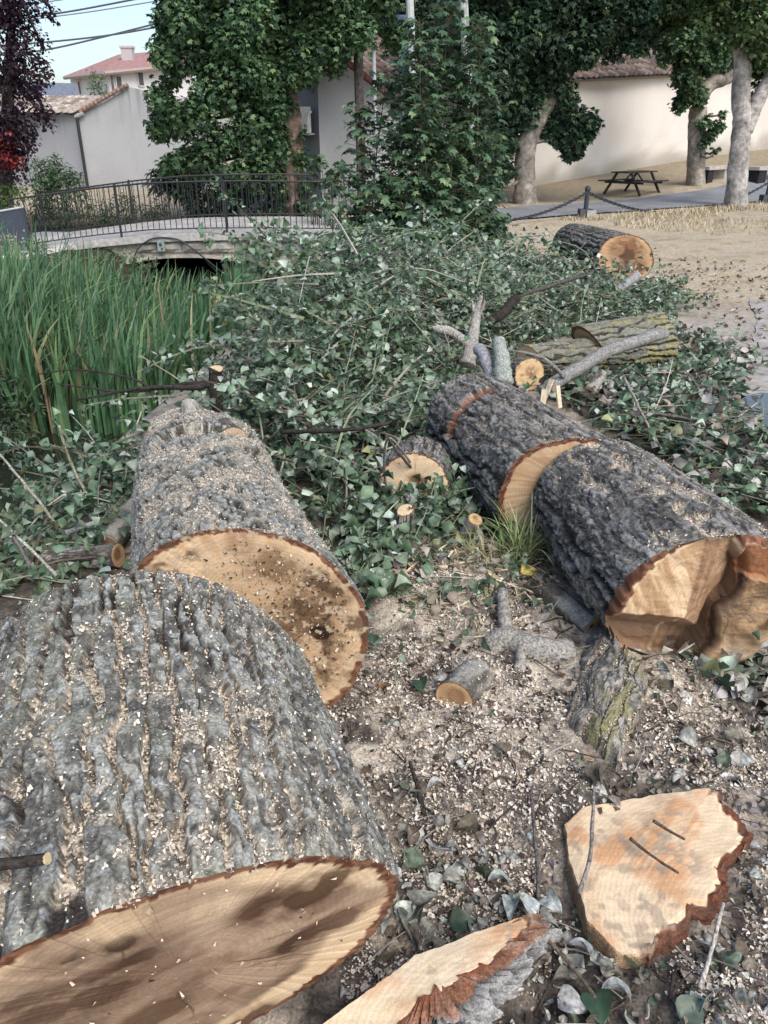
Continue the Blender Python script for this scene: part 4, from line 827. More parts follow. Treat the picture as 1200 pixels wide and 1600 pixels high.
# ------------------------------------------------------------------ wires, poles
for lab, pts in (('highest wire crossing the sky from the plum tree', ((40, 8), (80, 2), (170, -12))), ('upper dark wire of the close pair below the highest', ((-40, 40), (47, 27), (120, 16), (220, -3))), ('lower pale wire of the close pair below the highest', ((-40, 46), (47, 31), (150, 17), (290, -6))),
                 ('thick dark wire sagging lowest across the sky to the ivy clad tree', ((-40, 74), (70, 66), (170, 55), (260, 39), (420, 4))), ('thin pale wire crossing under the thick dark wire', ((-20, 88), (70, 78), (160, 58), (260, 33), (380, 5)))):
    cable(lab, [at(u, v, 30) for u, v in pts], .03 if 'dark' in lab else .02, (.10, .105, .12) if 'dark' in lab else (.22, .25, .28), name='overhead_wire')
def pole(name, label, cat, b, t, r0, r1, col, parts=()):
    o = thing(name, label, cat, b); m = MB(); m.tube([b, (b+t)/2, t], [r0, (r0+r1)/2, r1], 10, col); m.build('pole', M['treebark'] if cat == 'pole' and 'wood' in label else M['paint'], o); return o
b = at(742, 345, 17.5); pole('lamp_pole', 'pale weathered wooden pole rising through the saplings beside the plane tree', 'pole', b, at(721, -60, 17.5), .10, .085, (.31, .33, .32))
pole('lamp_pole', 'white painted pole with black ticks above the saplings', 'pole', at(652, 330, 20), at(638, -60, 20), .095, .09, (.44, .45, .45))
pole('utility_pole', 'thick dark wooden pole in front of the tiled roof', 'pole', at(566, 330, 20.5), at(556, -60, 20.5), .12, .11, (.10, .085, .08))
pole('pipe_post', 'thin grey metal post with bent top right of the dark pole', 'post', at(590, 330, 20), at(583, 48, 20), .05, .045, (.36, .38, .4))
lp = thing('street_lantern', 'blue grey lantern box between the white pole and the tiled roof', 'lantern', at(627, 45, 21)); p = at(627, 45, 21); m = MB()
m.add(np.array([p+[x*w, y*w, z] for z, w in ((.26, .5), (.20, 1.05), (-.12, 1.0), (-.2, .8)) for x, y in ((-.3, -.3), (.3, -.3), (.3, .3), (-.3, .3))]), [[a*4+i, a*4+(i+1) % 4, a*4+4+(i+1) % 4, a*4+4+i] for a in range(3) for i in range(4)]+[[0, 1, 2, 3]], (.10, .13, .19)); m.build('lantern_head', M['paint'], lp)
m = MB(); m.tube([p-UP*.2, [p[0], p[1], 0]], .05, 8, (.08, .1, .13)); m.build('post', M['paint'], lp)
# ------------------------------------------------------------------ bollards, chains
def bollard(label, b):
    r = thing('bollard', label, 'bollard', b, 'chained bollards along the lane'); c = (.035, .042, .055); m = MB()
    m.tube([b+UP*z for z in (.1, .12, .16, .50, .53)], [.085, .075, .055, .05, .06], 12, c); m.build('post', M['paint'], r)
    m = MB(); m.tube([b+UP*z for z in (.53, .56, .60, .635, .66)], [.05, .066, .07, .055, .02], 12, c); m.build('cap', M['paint'], r)
    m = MB(); m.box(b+UP*.05, (.3, .3, .22), None, (.08, .085, .095)); m.box(b+[.1, -.12, .06], (.2, .14, .16), None, (.38, .37, .35)); m.build('base', M['stone'], r)
b1 = np.array([4.7, 19.2, float(terr(4.7, 19.2))]); b2_ = np.array([10.75, 23.35, float(terr(10.75, 23.35))]); b0 = b1-[6.0, 3.2, 0]
b1 = at(914, 338, 19.2); b2_ = at(1197, 314, 23.4)
bollard('dark iron bollard with pale footing behind the farthest trunk section', b1); bollard('dark iron bollard at the right edge, beside the forked plane tree', b2_)
def chain(label, p, q_, sag, w=.032):
    n = int(np.linalg.norm(q_-p)/.085); t = np.linspace(0, 1, n+1); c = p+(q_-p)*t[:, None]; c[:, 2] -= sag*4*t*(1-t); m = MB(); d = unit(np.diff(c, axis=0))
    for i in range(n):
        mid = (c[i]+c[i+1])/2; sd = np.cross(d[i], UP); sd = unit(sd); up = np.cross(sd, d[i]); w2 = (sd+up)/1.414 if i % 2 else (sd-up)/1.414
        ring = [mid+d[i]*.062*math.cos(a)+w2*w*math.sin(a) for a in np.linspace(0, 6.2832, 9)]
        m.tube(ring, .013, 4, (.035, .04, .05), cap=False)
    tag(m.build('chain', M['paint'], None, org=p), label, 'chain')
chain('iron chain sagging from the bollard towards the forked plane tree', b1+UP*.52, b2_+UP*.5, .62)
chain('iron chain dropping from the bollard to the left behind the bush', at(770, 348, 17.0)+UP*.02, b1+UP*.52, .14)
# ------------------------------------------------------------------ picnic table, stone bench
tp = at(985, 299, 26.5); tz = float(terr(tp[0], tp[1])); tp = np.array([at(990, 280, 26.3)[0], 26.3, tz])
pt_ = thing('picnic_table', 'dark wooden picnic table with attached benches before the cream wall', 'picnic table', tp)
ta = math.atan2(.567, .824)+.10; ux = np.array([math.cos(ta), math.sin(ta), 0]); uy = np.array([-ux[1], ux[0], 0]); R = np.stack([ux, uy, UP], 1); wd = (.055, .047, .042)
for i in range(5): m = MB(); m.box(tp+uy*(i-2)*.15+UP*.75, (1.9, .14, .045), R, np.array(wd)*(.9+.25*random.random())); m.V = [tp+(v_-tp)*.84 for v_ in m.V]; m.build('top_plank', M['treebark'], pt_)
for s_ in (-1, 1):
    for i in (0, 1): m = MB(); m.box(tp+uy*s_*(.68+.15*i)+UP*.45, (1.9, .14, .045), R, np.array(wd)*(.9+.25*random.random())); m.V = [tp+(v_-tp)*.84 for v_ in m.V]; m.build('bench_plank', M['treebark'], pt_)
for e_ in (-1, 1):
    for s_ in (-1, 1): m = MB(); m.tube([tp+ux*e_*.65+uy*s_*.30+UP*.73, tp+ux*e_*.65+uy*s_*.78-UP*.02], .055, 4, wd); m.V = [tp+(v_-tp)*.84 for v_ in m.V]; m.build('leg', M['treebark'], pt_)
    m = MB(); m.box(tp+ux*e_*.62+UP*.405, (.045, 1.65, .09), R, wd); m.V = [tp+(v_-tp)*.84 for v_ in m.V]; m.build('cross_beam', M['treebark'], pt_)
    m = MB(); m.tube([tp+ux*e_*.62+UP*.42, tp+ux*e_*.18+UP*.72], .035, 4, wd); m.V = [tp+(v_-tp)*.84 for v_ in m.V]; m.build('brace', M['treebark'], pt_)
def bench(label, u0, u1, v, Y):
    a, b = at(u0, v, Y), at(u1, v-6, Y+1.4); z = float(terr(a[0], a[1])); o = thing('stone_bench', label, 'bench', [a[0], a[1], z]); d = unit((b-a)*[1, 1, 0]); R = np.stack([d, np.array([-d[1], d[0], 0]), UP], 1); L = np.linalg.norm((b-a)[:2]); c = (a+b)/2; c[2] = z
    m = MB(); m.box(c+UP*.46, (L, .5, .1), R, (.42, .39, .35)); m.build('seat', M['stone'], o)
    m = MB(); m.box(c+UP*.22+d*L*.28, (L*.36, .42, .42), R, (.40, .385, .36)); m.build('block', M['stone'], o)
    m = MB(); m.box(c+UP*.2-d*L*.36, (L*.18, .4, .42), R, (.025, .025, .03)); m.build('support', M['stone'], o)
bench('stone bench with one dark support right of the bent plane tree', 1096, 1142, 268, 27.6)
bench('stone bench with dark recess at the right edge under the wall', 1176, 1240, 262, 27.6)
# ------------------------------------------------------------------ trees
def leaves_in(blobs, dens, T, size, cols, w, out=.65, droop=.7, up=.7, sx=None, jit=.2, sub_n=7):
    mb = MB()
    sub = []
    for (c, r, k) in blobs:
        r = np.asarray(r); sub.append((c, r*.72, .62*k, 1.))
        for _ in range(sub_n):
            u = unit(rnd3(1))[0]; f = RNG.uniform(.30, .52); sub.append((c+u*r*RNG.uniform(.6, 1.0), r*f, k*RNG.uniform(.5, 1.0), RNG.uniform(.75, 1.35)))
    for (c, r, k, tone) in sub:
        n = int(dens*k*r[0]*r[2]*8); u = unit(rnd3(n)); rad = (.35+.65*RNG.random((n, 1))**.5)
        dn = fbm(u*2.2+c*1.3, 2, 3)[:, None]; P = c+u*rad*np.asarray(r)*(.62+.75*dn)+rnd3(n, .04)
        P = P[P[:, 2] > terr(P[:, 0], P[:, 1])+.02] if len(P) else P; n = len(P); u = u[:n]
        nr = unit(u*out*.6+UP*up+rnd3(n, .45)); tip = u*out+rnd3(n, .5)-UP*droop
        V, F, C = inst(T, P, nr, tip, size*(.65+.6*RNG.random(n)), pick(cols, w, n, jit)*tone, sx=sx); mb.add(V, F, C)
    return mb
def bl(lst, sq=1.0):
    o = []
    for t in lst:
        u, v, Y, r = t[:4]; k = t[4] if len(t) > 4 else 1; m_ = mpp(v, Y); o.append((at(u, v, Y), (r*m_, r*m_*.9, r*m_*sq), k))
    return o
def trunk(parent, name, pts, rad, col=(.27, .25, .22), n=14, sub=40):
    c = crv(pts, sub); r = np.interp(np.linspace(0, 1, sub), np.linspace(0, 1, len(rad)), rad)
    V, F, T = tube(c, r, n, True); nn = fbm(V*6, 3, 2); nrm = np.zeros_like(V); cc = np.repeat(c, n, 0); nrm[:len(cc)] = unit(V[:len(cc)]-cc); V = V+nrm*(nn-.5)[:, None]*r.mean()*.35
    n2 = fbm(V*np.array([5, 5, 3.5]), 3, 8); C = mix(np.array(col)*.72, np.array(col)*1.3, ss(.4, .6, n2)); C = mix(C, np.array(col)*np.array([.75, .8, .7]), ss(.52, .62, fbm(V*11, 3, 5))*.6)
    return mk(name, V, [F, T], M['treebark'], parent, True, dict(lc=C))
def tree(name, label, cat, base, trunks, blobs, dens, T, size, cols, w, tc=(.27, .25, .22), limbs=True, group=None, **kw):
    o = thing(name, label, cat, base, group)
    for i, (pts, rad) in enumerate(trunks): trunk(o, 'trunk' if i == 0 else 'limb', pts, rad, tc)
    tops = [np.array(t[0][-1]) for t in trunks]; mids = [np.array(p) for t in trunks for p in t[0][1:]]
    if limbs:
        m = MB()
        for c, r, k in blobs:
            s_ = min(mids, key=lambda p: np.linalg.norm(p-c)); m.tube(crv([s_, (s_+c)/2+rnd3(1, .12)[0], c], 7), np.linspace(.06, .02, 7), 5, np.array(tc)*.7)
            for q_ in range(4): m.tube([c, c+unit(rnd3(1))[0]*np.array(r)*.8], [.02, .006], 4, np.array(tc)*.6)
        m.build('branches', M['treebark'], o, True, kind='stuff')
    leaves_in(blobs, dens, T, size, cols, w, **kw).build('crown', M['farleaf'], o)
    return o
DG = [(.042, .086, .046), (.064, .125, .058), (.095, .165, .072), (.14, .215, .09)]
# ivy clad tree behind the bridge
Y = 20.6
b = at(458, 332, Y)
tree('leafy_tree', 'large green tree with reddish trunk leaning over the far bridge railing', 'tree', b, [([b-UP*.2, at(455, 230, Y), at(448, 140, Y), at(436, 40, Y), at(430, -90, Y)], [.36, .30, .26, .22, .16])],
     bl([(330, 20, 19.8, 72), (420, 30, 20, 70), (285, 90, 19.6, 40), (355, 120, 19.6, 66), (262, 165, 19.5, 36), (312, 200, 19.6, 52), (395, 190, 19.7, 55), (305, 262, 19.8, 42), (360, 270, 19.8, 48), (405, 270, 20, 34), (258, 190, 19.5, 26), (500, 60, 20.2, 52), (548, 40, 20.2, 48), (505, 10, 20.2, 60), (590, 15, 20.5, 45), (620, 60, 20.6, 22), (470, 110, 20, 34), (330, 90, 20.4, 60), (420, 110, 20.6, 48), (360, -40, 20, 90), (480, -50, 20, 80), (275, 40, 19.8, 36), (445, 160, 20.1, 18)]),
     340, PALM, .100, DG, (3, 4, 3, 2), tc=(.17, .12, .095))
# dark plane tree
Y = 23.4; b = at(822, 318, Y)
tree('plane_tree', 'plane tree with leaning mottled trunk and dark dense crown left of the picnic table', 'tree', b, [([b-UP*.2, at(820, 270, Y), at(823, 225, Y), at(840, 185, Y), at(862, 150, Y), at(880, 80, Y), at(890, -60, Y)], [.37, .28, .27, .25, .21, .18, .13]), ([at(832, 200, Y), at(810, 150, Y), at(780, 80, Y), at(760, -20, Y)], [.2, .17, .14, .1])],
     bl([(800, 40, 23, 72), (740, 50, 22.8, 55), (870, 50, 23, 72), (945, 25, 23, 58), (1000, 25, 23, 46), (765, 150, 23, 44), (800, 130, 23.2, 46), (850, 118, 23.4, 40), (765, 225, 23, 38), (790, 190, 23.4, 40), (735, 190, 22.8, 30), (900, 190, 23.4, 30), (885, 215, 23.4, 24), (910, 210, 23.3, 20), (690, 30, 23, 60), (640, 10, 23, 50), (930, 62, 22.8, 32), (980, 55, 23, 30), (890, 80, 22.8, 30), (1030, 30, 23.5, 36), (860, -40, 23, 110), (740, -50, 23, 90), (1000, -40, 23, 80), (785, 262, 23, 22), (745, 110, 23, 46), (880, 170, 23.4, 24), (915, 200, 23.2, 22), (895, 236, 23.3, 15), (862, 205, 23.5, 16), (750, 262, 22.9, 26), (770, 290, 22.9, 16), (830, 90, 24.5, 70), (770, 80, 24.5, 70)]),
     330, PALM, .115, [(.024, .052, .032), (.034, .070, .040), (.050, .094, .048), (.10, .15, .06)], (4, 4, 2.5, 1.5), tc=(.25, .225, .195))
# bent plane tree
Y = 27.4; b = at(1088, 290, Y); 
tree('plane_tree', 'slim plane tree bending sharply right beside the picnic table', 'tree', b, [([b-UP*.2, at(1088, 235, Y), at(1090, 180, Y), at(1096, 148, Y), at(1112, 130, Y), at(1135, 122, Y), at(1165, 112, Y)], [.32, .27, .27, .26, .22, .2, .12]), ([at(1096, 150, Y), at(1085, 100, Y), at(1080, 40, Y)], [.12, .1, .07])],
     bl([(1072, 100, 27.2, 28), (1058, 60, 27, 36), (1066, 158, 27.2, 14), (1100, 192, 27, 9), (1110, 212, 27, 11), (1124, 198, 27, 8), (1116, 236, 27, 5), (1130, 180, 27, 6), (1098, 225, 27, 6), (1095, 70, 27.4, 36), (1040, 25, 27, 36), (1078, 140, 27.2, 22), (1100, 20, 27.5, 50), (1115, 90, 27.3, 22)]),
     360, PALM, .115, DG, (3, 4, 2, 2), tc=(.27, .24, .205))
# forked plane tree at the right
Y = 22.4; b = at(1150, 322, Y)
tree('plane_tree', 'forked plane tree with pale flaking trunk at the right end of the chain', 'tree', b, [([b-UP*.15, at(1152, 285, Y), at(1155, 240, Y), at(1160, 190, Y), at(1157, 150, Y), at(1160, 80, Y), at(1152, -10, Y), at(1150, -90, Y)], [.35, .265, .25, .245, .225, .21, .19, .16]), ([at(1163, 205, Y), at(1180, 165, Y), at(1198, 130, Y), at(1215, 95, Y), at(1230, 20, Y)], [.22, .2, .17, .15, .1])],
     bl([(1185, 50, 22.2, 34), (1128, 22, 22.4, 30), (1195, 120, 22.8, 26), (1180, 155, 23.2, 12), (1215, 60, 22.4, 40), (1110, -10, 22, 40), (1160, -50, 22, 80), (1060, 0, 23, 36), (1170, 90, 22.8, 22), (1145, 60, 21.9, 12)]),
     330, PALM, .10, [(.05, .09, .035), (.08, .13, .05), (.11, .17, .06)], (3, 3, 2), tc=(.36, .335, .32))
# purple plum tree
Y = 17.5; b = at(5, 330, Y)
tree('plum_tree', 'dark purple leaved plum tree at the left edge with a few red leaves', 'tree', b, [([b-UP*.3, at(8, 240, Y), at(15, 120, Y), at(20, -20, Y)], [.16, .14, .1, .05])],
     bl([(18, 40, 17.4, 42), (38, 100, 17.2, 34), (8, 150, 17.3, 52), (55, 165, 17.2, 26), (35, 215, 17.2, 36), (8, 250, 17.2, 34), (-20, 80, 17.5, 70), (60, 60, 17.3, 14), (70, 120, 17.2, 12), (20, -30, 17.5, 60), (-30, 200, 17.5, 60), (74, 190, 17.1, 12), (80, 20, 17.5, 12)]),
     330, OVAL, .085, [(.030, .014, .026), (.042, .02, .034), (.06, .03, .045), (.02, .012, .02)], (3, 3, 2, 2), sx=1.3, tc=(.07, .055, .05))
leaves_in(bl([(10, 215, 16.9, 14), (6, 248, 16.8, 16), (28, 250, 16.8, 10), (22, 205, 16.9, 6)]), 420, OVAL, .08, [(.17, .022, .018), (.12, .016, .016)], (1, 1), sx=1.3).build('red_leaves', M['farleaf'], bpy.data.objects['plum_tree'])
# shrubs beyond the bridge
def shrub(label, blobs, T, size, cols, dens=260, name='shrub', **kw):
    c = blobs[0][0]; o = thing(name, label, 'shrub', [c[0], c[1], float(terr(c[0], c[1]))])
    m = MB()
    for c_, r, k in blobs:
        b = np.array([c_[0], c_[1], float(terr(c_[0], c_[1]))-.05])
        for i in range(5): m.tube(crv([b+rnd3(1, .06)[0]*[1, 1, 0], (b+c_)/2+rnd3(1, .08)[0], c_+unit(rnd3(1))[0]*np.array(r)*.8], 6), np.linspace(.012, .004, 6), 4, (.10, .09, .06))
    m.build('stems', M['twig'], o, kind='stuff'); leaves_in(blobs, dens, T, size, cols, (1,)*len(cols), **kw).build('foliage', M['farleaf'], o); return o
LG = [(.06, .115, .05), (.085, .15, .065), (.11, .18, .075)]
shrub('feathery light green shrub below the plum tree against the grey wall', bl([(95, 270, 21.5, 26), (70, 285, 21.4, 22), (118, 290, 21.5, 16), (85, 310, 21.3, 30), (60, 255, 21.5, 10)]), OVAL, .12, LG, 300, sx=.7)
shrub('small yellow green shrub at the left edge under the red leaves', bl([(12, 285, 17.2, 16), (30, 300, 17, 14), (5, 310, 17, 18)]), OVAL, .09, [(.12, .17, .05), (.08, .13, .045)], 320)
shrub('dark ferny undergrowth behind the railing at the foot of the leafy tree', bl([(270, 290, 20.2, 26), (310, 310, 20, 28), (350, 315, 20, 30), (395, 310, 20.2, 30), (255, 275, 20, 16), (430, 318, 20.4, 22), (375, 285, 20, 22)]), OVAL, .26, [(.025, .05, .032), (.04, .07, .042)], 150, sx=.35, droop=1.2)
shrub('tangle of green weeds behind the left half of the railing', bl([(150, 330, 20.2, 26), (200, 330, 20, 26), (100, 345, 19.8, 24), (240, 330, 20, 22), (180, 350, 19.8, 20), (60, 340, 19.8, 20)]), OVAL, .13, [(.035, .065, .03), (.07, .11, .045), (.10, .12, .06)], 210, sx=.5)
shrub('ivy wrapping the foot of the reddish trunk behind the railing', bl([(470, 250, 20.3, 12), (474, 290, 20.3, 14), (440, 300, 20.3, 12), (468, 325, 20.3, 16), (440, 330, 20.2, 12), (472, 210, 20.4, 8)]), HEART, .10, DG[:3], 420)
shrub('sprig of light green leaves at the right end of the far railing', bl([(495, 255, 17.5, 14), (515, 285, 17.3, 16), (490, 290, 17.4, 8), (530, 262, 17.3, 10)]), PALM, .13, [(.08, .14, .06), (.05, .09, .045)], 120)
shrub('small green tree in front of the white house far away', bl([(150, 128, 52, 14), (146, 112, 52, 8), (152, 142, 52, 16), (160, 120, 52, 6)]), OVAL, .22, [(.10, .16, .08), (.14, .2, .1)], 26)
shrub('yellowish creeper hanging on the bridge wall above the arch', bl([(395, 375, 15.75, 10), (410, 390, 15.75, 9), (420, 410, 15.7, 7), (380, 395, 15.75, 6), (402, 405, 15.7, 5)]), HEART, .07, [(.20, .24, .07), (.11, .15, .06)], 340)
shrub('olive green bush on the bank where the bridge meets the saplings', bl([(495, 440, 9.8, 14), (512, 420, 10.2, 14), (480, 458, 9.4, 8)]), OVAL, .09, [(.11, .12, .045), (.06, .085, .035)], 350)
shrub('weeds and long grass on the far creek bank left of the arch', bl([(60, 400, 13.5, 22), (110, 410, 13.2, 22), (160, 412, 13, 20), (205, 415, 12.8, 18), (20, 430, 12.8, 20), (235, 420, 12.6, 14)]), OVAL, .12, [(.07, .12, .05), (.10, .16, .07), (.16, .19, .10)], 300, sx=.4, droop=-.6)
# saplings
SG = [(.040, .084, .048), (.058, .116, .062), (.086, .15, .076), (.14, .22, .10)]
def sapling(b, t, nl, size, i):
    o = thing('sapling', 'upright young maple sapling with hanging leaves in the clump by the bridge', 'sapling', b, 'maple saplings in the clump on the bank')
    H = np.linalg.norm(t-b); c = crv([b, b*.6+t*.4+rnd3(1, .07)[0]*[1, 1, 0], t], 14); m = MB(); m.tube(c, np.linspace(.022, .005, 14), 5, (.11, .10, .07)); 
    lv = MB(); n = int(nl*H/.09)
    for k in range(n):
        f = .06+.94*k/n; p = np.array([np.interp(f*13, np.arange(14), c[:, j]) for j in range(3)])
        reach = (.27*(1-f)**.5+.13)*(.55+.75*random.random())
        for s_ in (0, 1):
            a = k*2.4+s_*math.pi+random.random()*.6; dr = np.array([math.cos(a), math.sin(a), .35]); q_ = p+dr*reach
            m.tube([p, p+dr*reach*.5+UP*.02, q_], .004, 3, (.16, .15, .08), cap=False)
            nn = 4; P = p+(q_-p)*np.linspace(.35, 1.05, nn)[:, None]+rnd3(nn, .035); nr = unit(UP*.75+dr*.45+rnd3(nn, .3)); tip = dr*[1, 1, 0]*.8-UP*.75+rnd3(nn, .3)
            V, F, C = inst(PALM, P, nr, tip, size*(.7+.55*RNG.random(nn)), pick(SG, (3, 4, 3, 1+2*f), nn, .15)); lv.add(V, F, C)
    m.build('stem', M['twig'], o); lv.build('foliage', M['leaf'], o)
for i, (u0, v0, Yb, u1, v1) in enumerate(((560, 440, 11.8, 562, 165), (590, 440, 11.6, 604, 120), (615, 440, 11.8, 640, 85), (650, 445, 11.6, 672, 62), (680, 440, 12, 706, -10), (705, 440, 12.2, 745, 40), (695, 440, 12.1, 722, 90), (665, 440, 12, 690, 110), (735, 440, 12.2, 772, 110), (545, 450, 11.4, 535, 265), (610, 450, 11.2, 622, 200), (660, 450, 11.2, 655, 160), (700, 450, 11.2, 712, 200), (745, 440, 11.8, 765, 215), (575, 455, 11, 580, 290), (640, 455, 10.9, 636, 280), (690, 455, 10.9, 684, 270), (670, 445, 11.3, 655, 30), (655, 445, 11.4, 645, 120), (715, 445, 11.5, 738, 130), (730, 440, 11.8, 752, 25), (735, 450, 11.2, 745, 300), (600, 460, 10.6, 590, 360), (655, 460, 10.6, 660, 350), (710, 455, 10.7, 720, 350), (550, 460, 10.9, 545, 350))):
    b = at(u0, v0, Yb); b[2] = float(terr(b[0], b[1]))-.05; sapling(b, at(u1, v1, Yb+.2*math.sin(i*2.1)), 1.7, .092, i)
shrub('dense dark bush filling the foot of the sapling clump', bl([(590, 405, 11.2, 34), (650, 400, 11, 38), (710, 390, 11.2, 36), (755, 375, 11.5, 26), (560, 430, 11, 30), (620, 365, 11.6, 30), (690, 355, 11.6, 30), (540, 405, 11.6, 24), (775, 350, 11.8, 18)]), PALM, .10, SG[:3]+[(.09, .16, .055)], 230)
# ------------------------------------------------------------------ reeds and waterside plants
def reeds():
    n = 5600; x = RNG.uniform(-5.4, -1.15, n*2); y = RNG.uniform(6.9, 10.2, n*2)
    RP = GP([(-80, 690), (70, 690), (130, 700), (250, 640), (390, 590), (405, 520), (395, 440), (340, 450), (250, 450), (-80, 450)], -.6)
    ok = poly_in(RP, x, y) & (x < np.interp(y, *XR)-.15); x, y = x[ok][:n], y[ok][:n]; n = len(x)
    cl = fbm(st(x*1.6, y*1.6, 0*x), 2, 4); ok = cl > .30; x, y, cl = x[ok], y[ok], cl[ok]; n = len(x)
    H = (1.05+.55*cl)*(.7+.5*RNG.random(n))*np.interp(y, [7, 8.5, 10.2], [1.05, 1.02, .98])*np.interp(x, [-3.8, -2.4, -1.4], [1.04, .80, .55]); a = RNG.normal(.2, 1.2, n); lean = np.abs(RNG.normal(.12, .15, n)); wd = RNG.uniform(.012, .026, n)
    B = st(x, y, np.maximum(terr(x, y)-.02, -.95)); dr = st(np.cos(a), np.sin(a), 0*a); sd = st(-np.sin(a+.9), np.cos(a+.9), 0*a); k = 7
    t = np.linspace(0, 1, k); V = []
    for tt in t:
        c = B+dr*(lean*H*tt**2.2)[:, None]*1.4+UP*(H*tt*(1-.35*lean*tt**2*2))[:, None]; ww = (wd*(1-tt**2.5)+.0012)[:, None]; V += [c-sd*ww, c+sd*ww]
    V = np.stack(V, 1); F = np.array([[2*i, 2*i+1, 2*i+3, 2*i+2] for i in range(k-1)])[None]+(np.arange(n)*2*k)[:, None, None]
    C = pick([(.050, .115, .055), (.078, .170, .080), (.115, .215, .115), (.16, .26, .11), (.26, .27, .13), (.30, .25, .15)], (3, 5, 4, 2.5, .6, .35), n, .18)
    mk('reeds', V.reshape(-1, 3), F.reshape(-1, 4), M['reed'], None, False, dict(lc=np.repeat(C, 2*k, 0)), kind='stuff')
    tag(bpy.data.objects['reeds'], 'dense green reed bed growing in the creek before the bridge', 'reeds')
reeds()
def seedheads():
    o = thing('reed_tuft', 'pale flowering grass tuft in front of the blue grey sheet panel', 'grass tuft', at(30, 440, 12)); m = MB()
    b = at(30, 440, 12.2); b[2] = -.5
    for i in range(34):
        d = rnd3(1)[0]*[.3, .3, 0]; t = b+d*1.2+UP*(.4+.45*random.random()); m.tube(crv([b+d*.3, b+d*.7+UP*.35, t], 5), np.linspace(.008, .003, 5), 3, (.22, .24, .14), cap=False)
        P = t+rnd3(10, .05); V, F, C = inst(OVAL, P, rnd3(10), rnd3(10)+UP, .05, np.array((.34, .33, .25))); m.add(V, F, C)
    m.build('stalks', M['reed'], o)
seedheads()
shrub('dark feathery bush at the left edge in front of the reeds', bl([(20, 545, 7.4, 34), (50, 560, 7.3, 22), (10, 600, 7, 40), (15, 510, 7.6, 24), (25, 655, 6.8, 40), (-20, 580, 7.2, 60), (15, 690, 6.3, 30)]), OVAL, .075, [(.035, .065, .035), (.055, .09, .045), (.075, .11, .055)], 700, sx=.6, name='waterside_shrub')
shrub('green nettle growth on the dark bank left of the largest trunk', bl([(20, 880, 3.3, 50), (60, 930, 2.9, 30), (10, 950, 2.7, 40)]), HEART, .045, [(.04, .07, .035), (.06, .10, .045)], 1100, name='waterside_shrub')
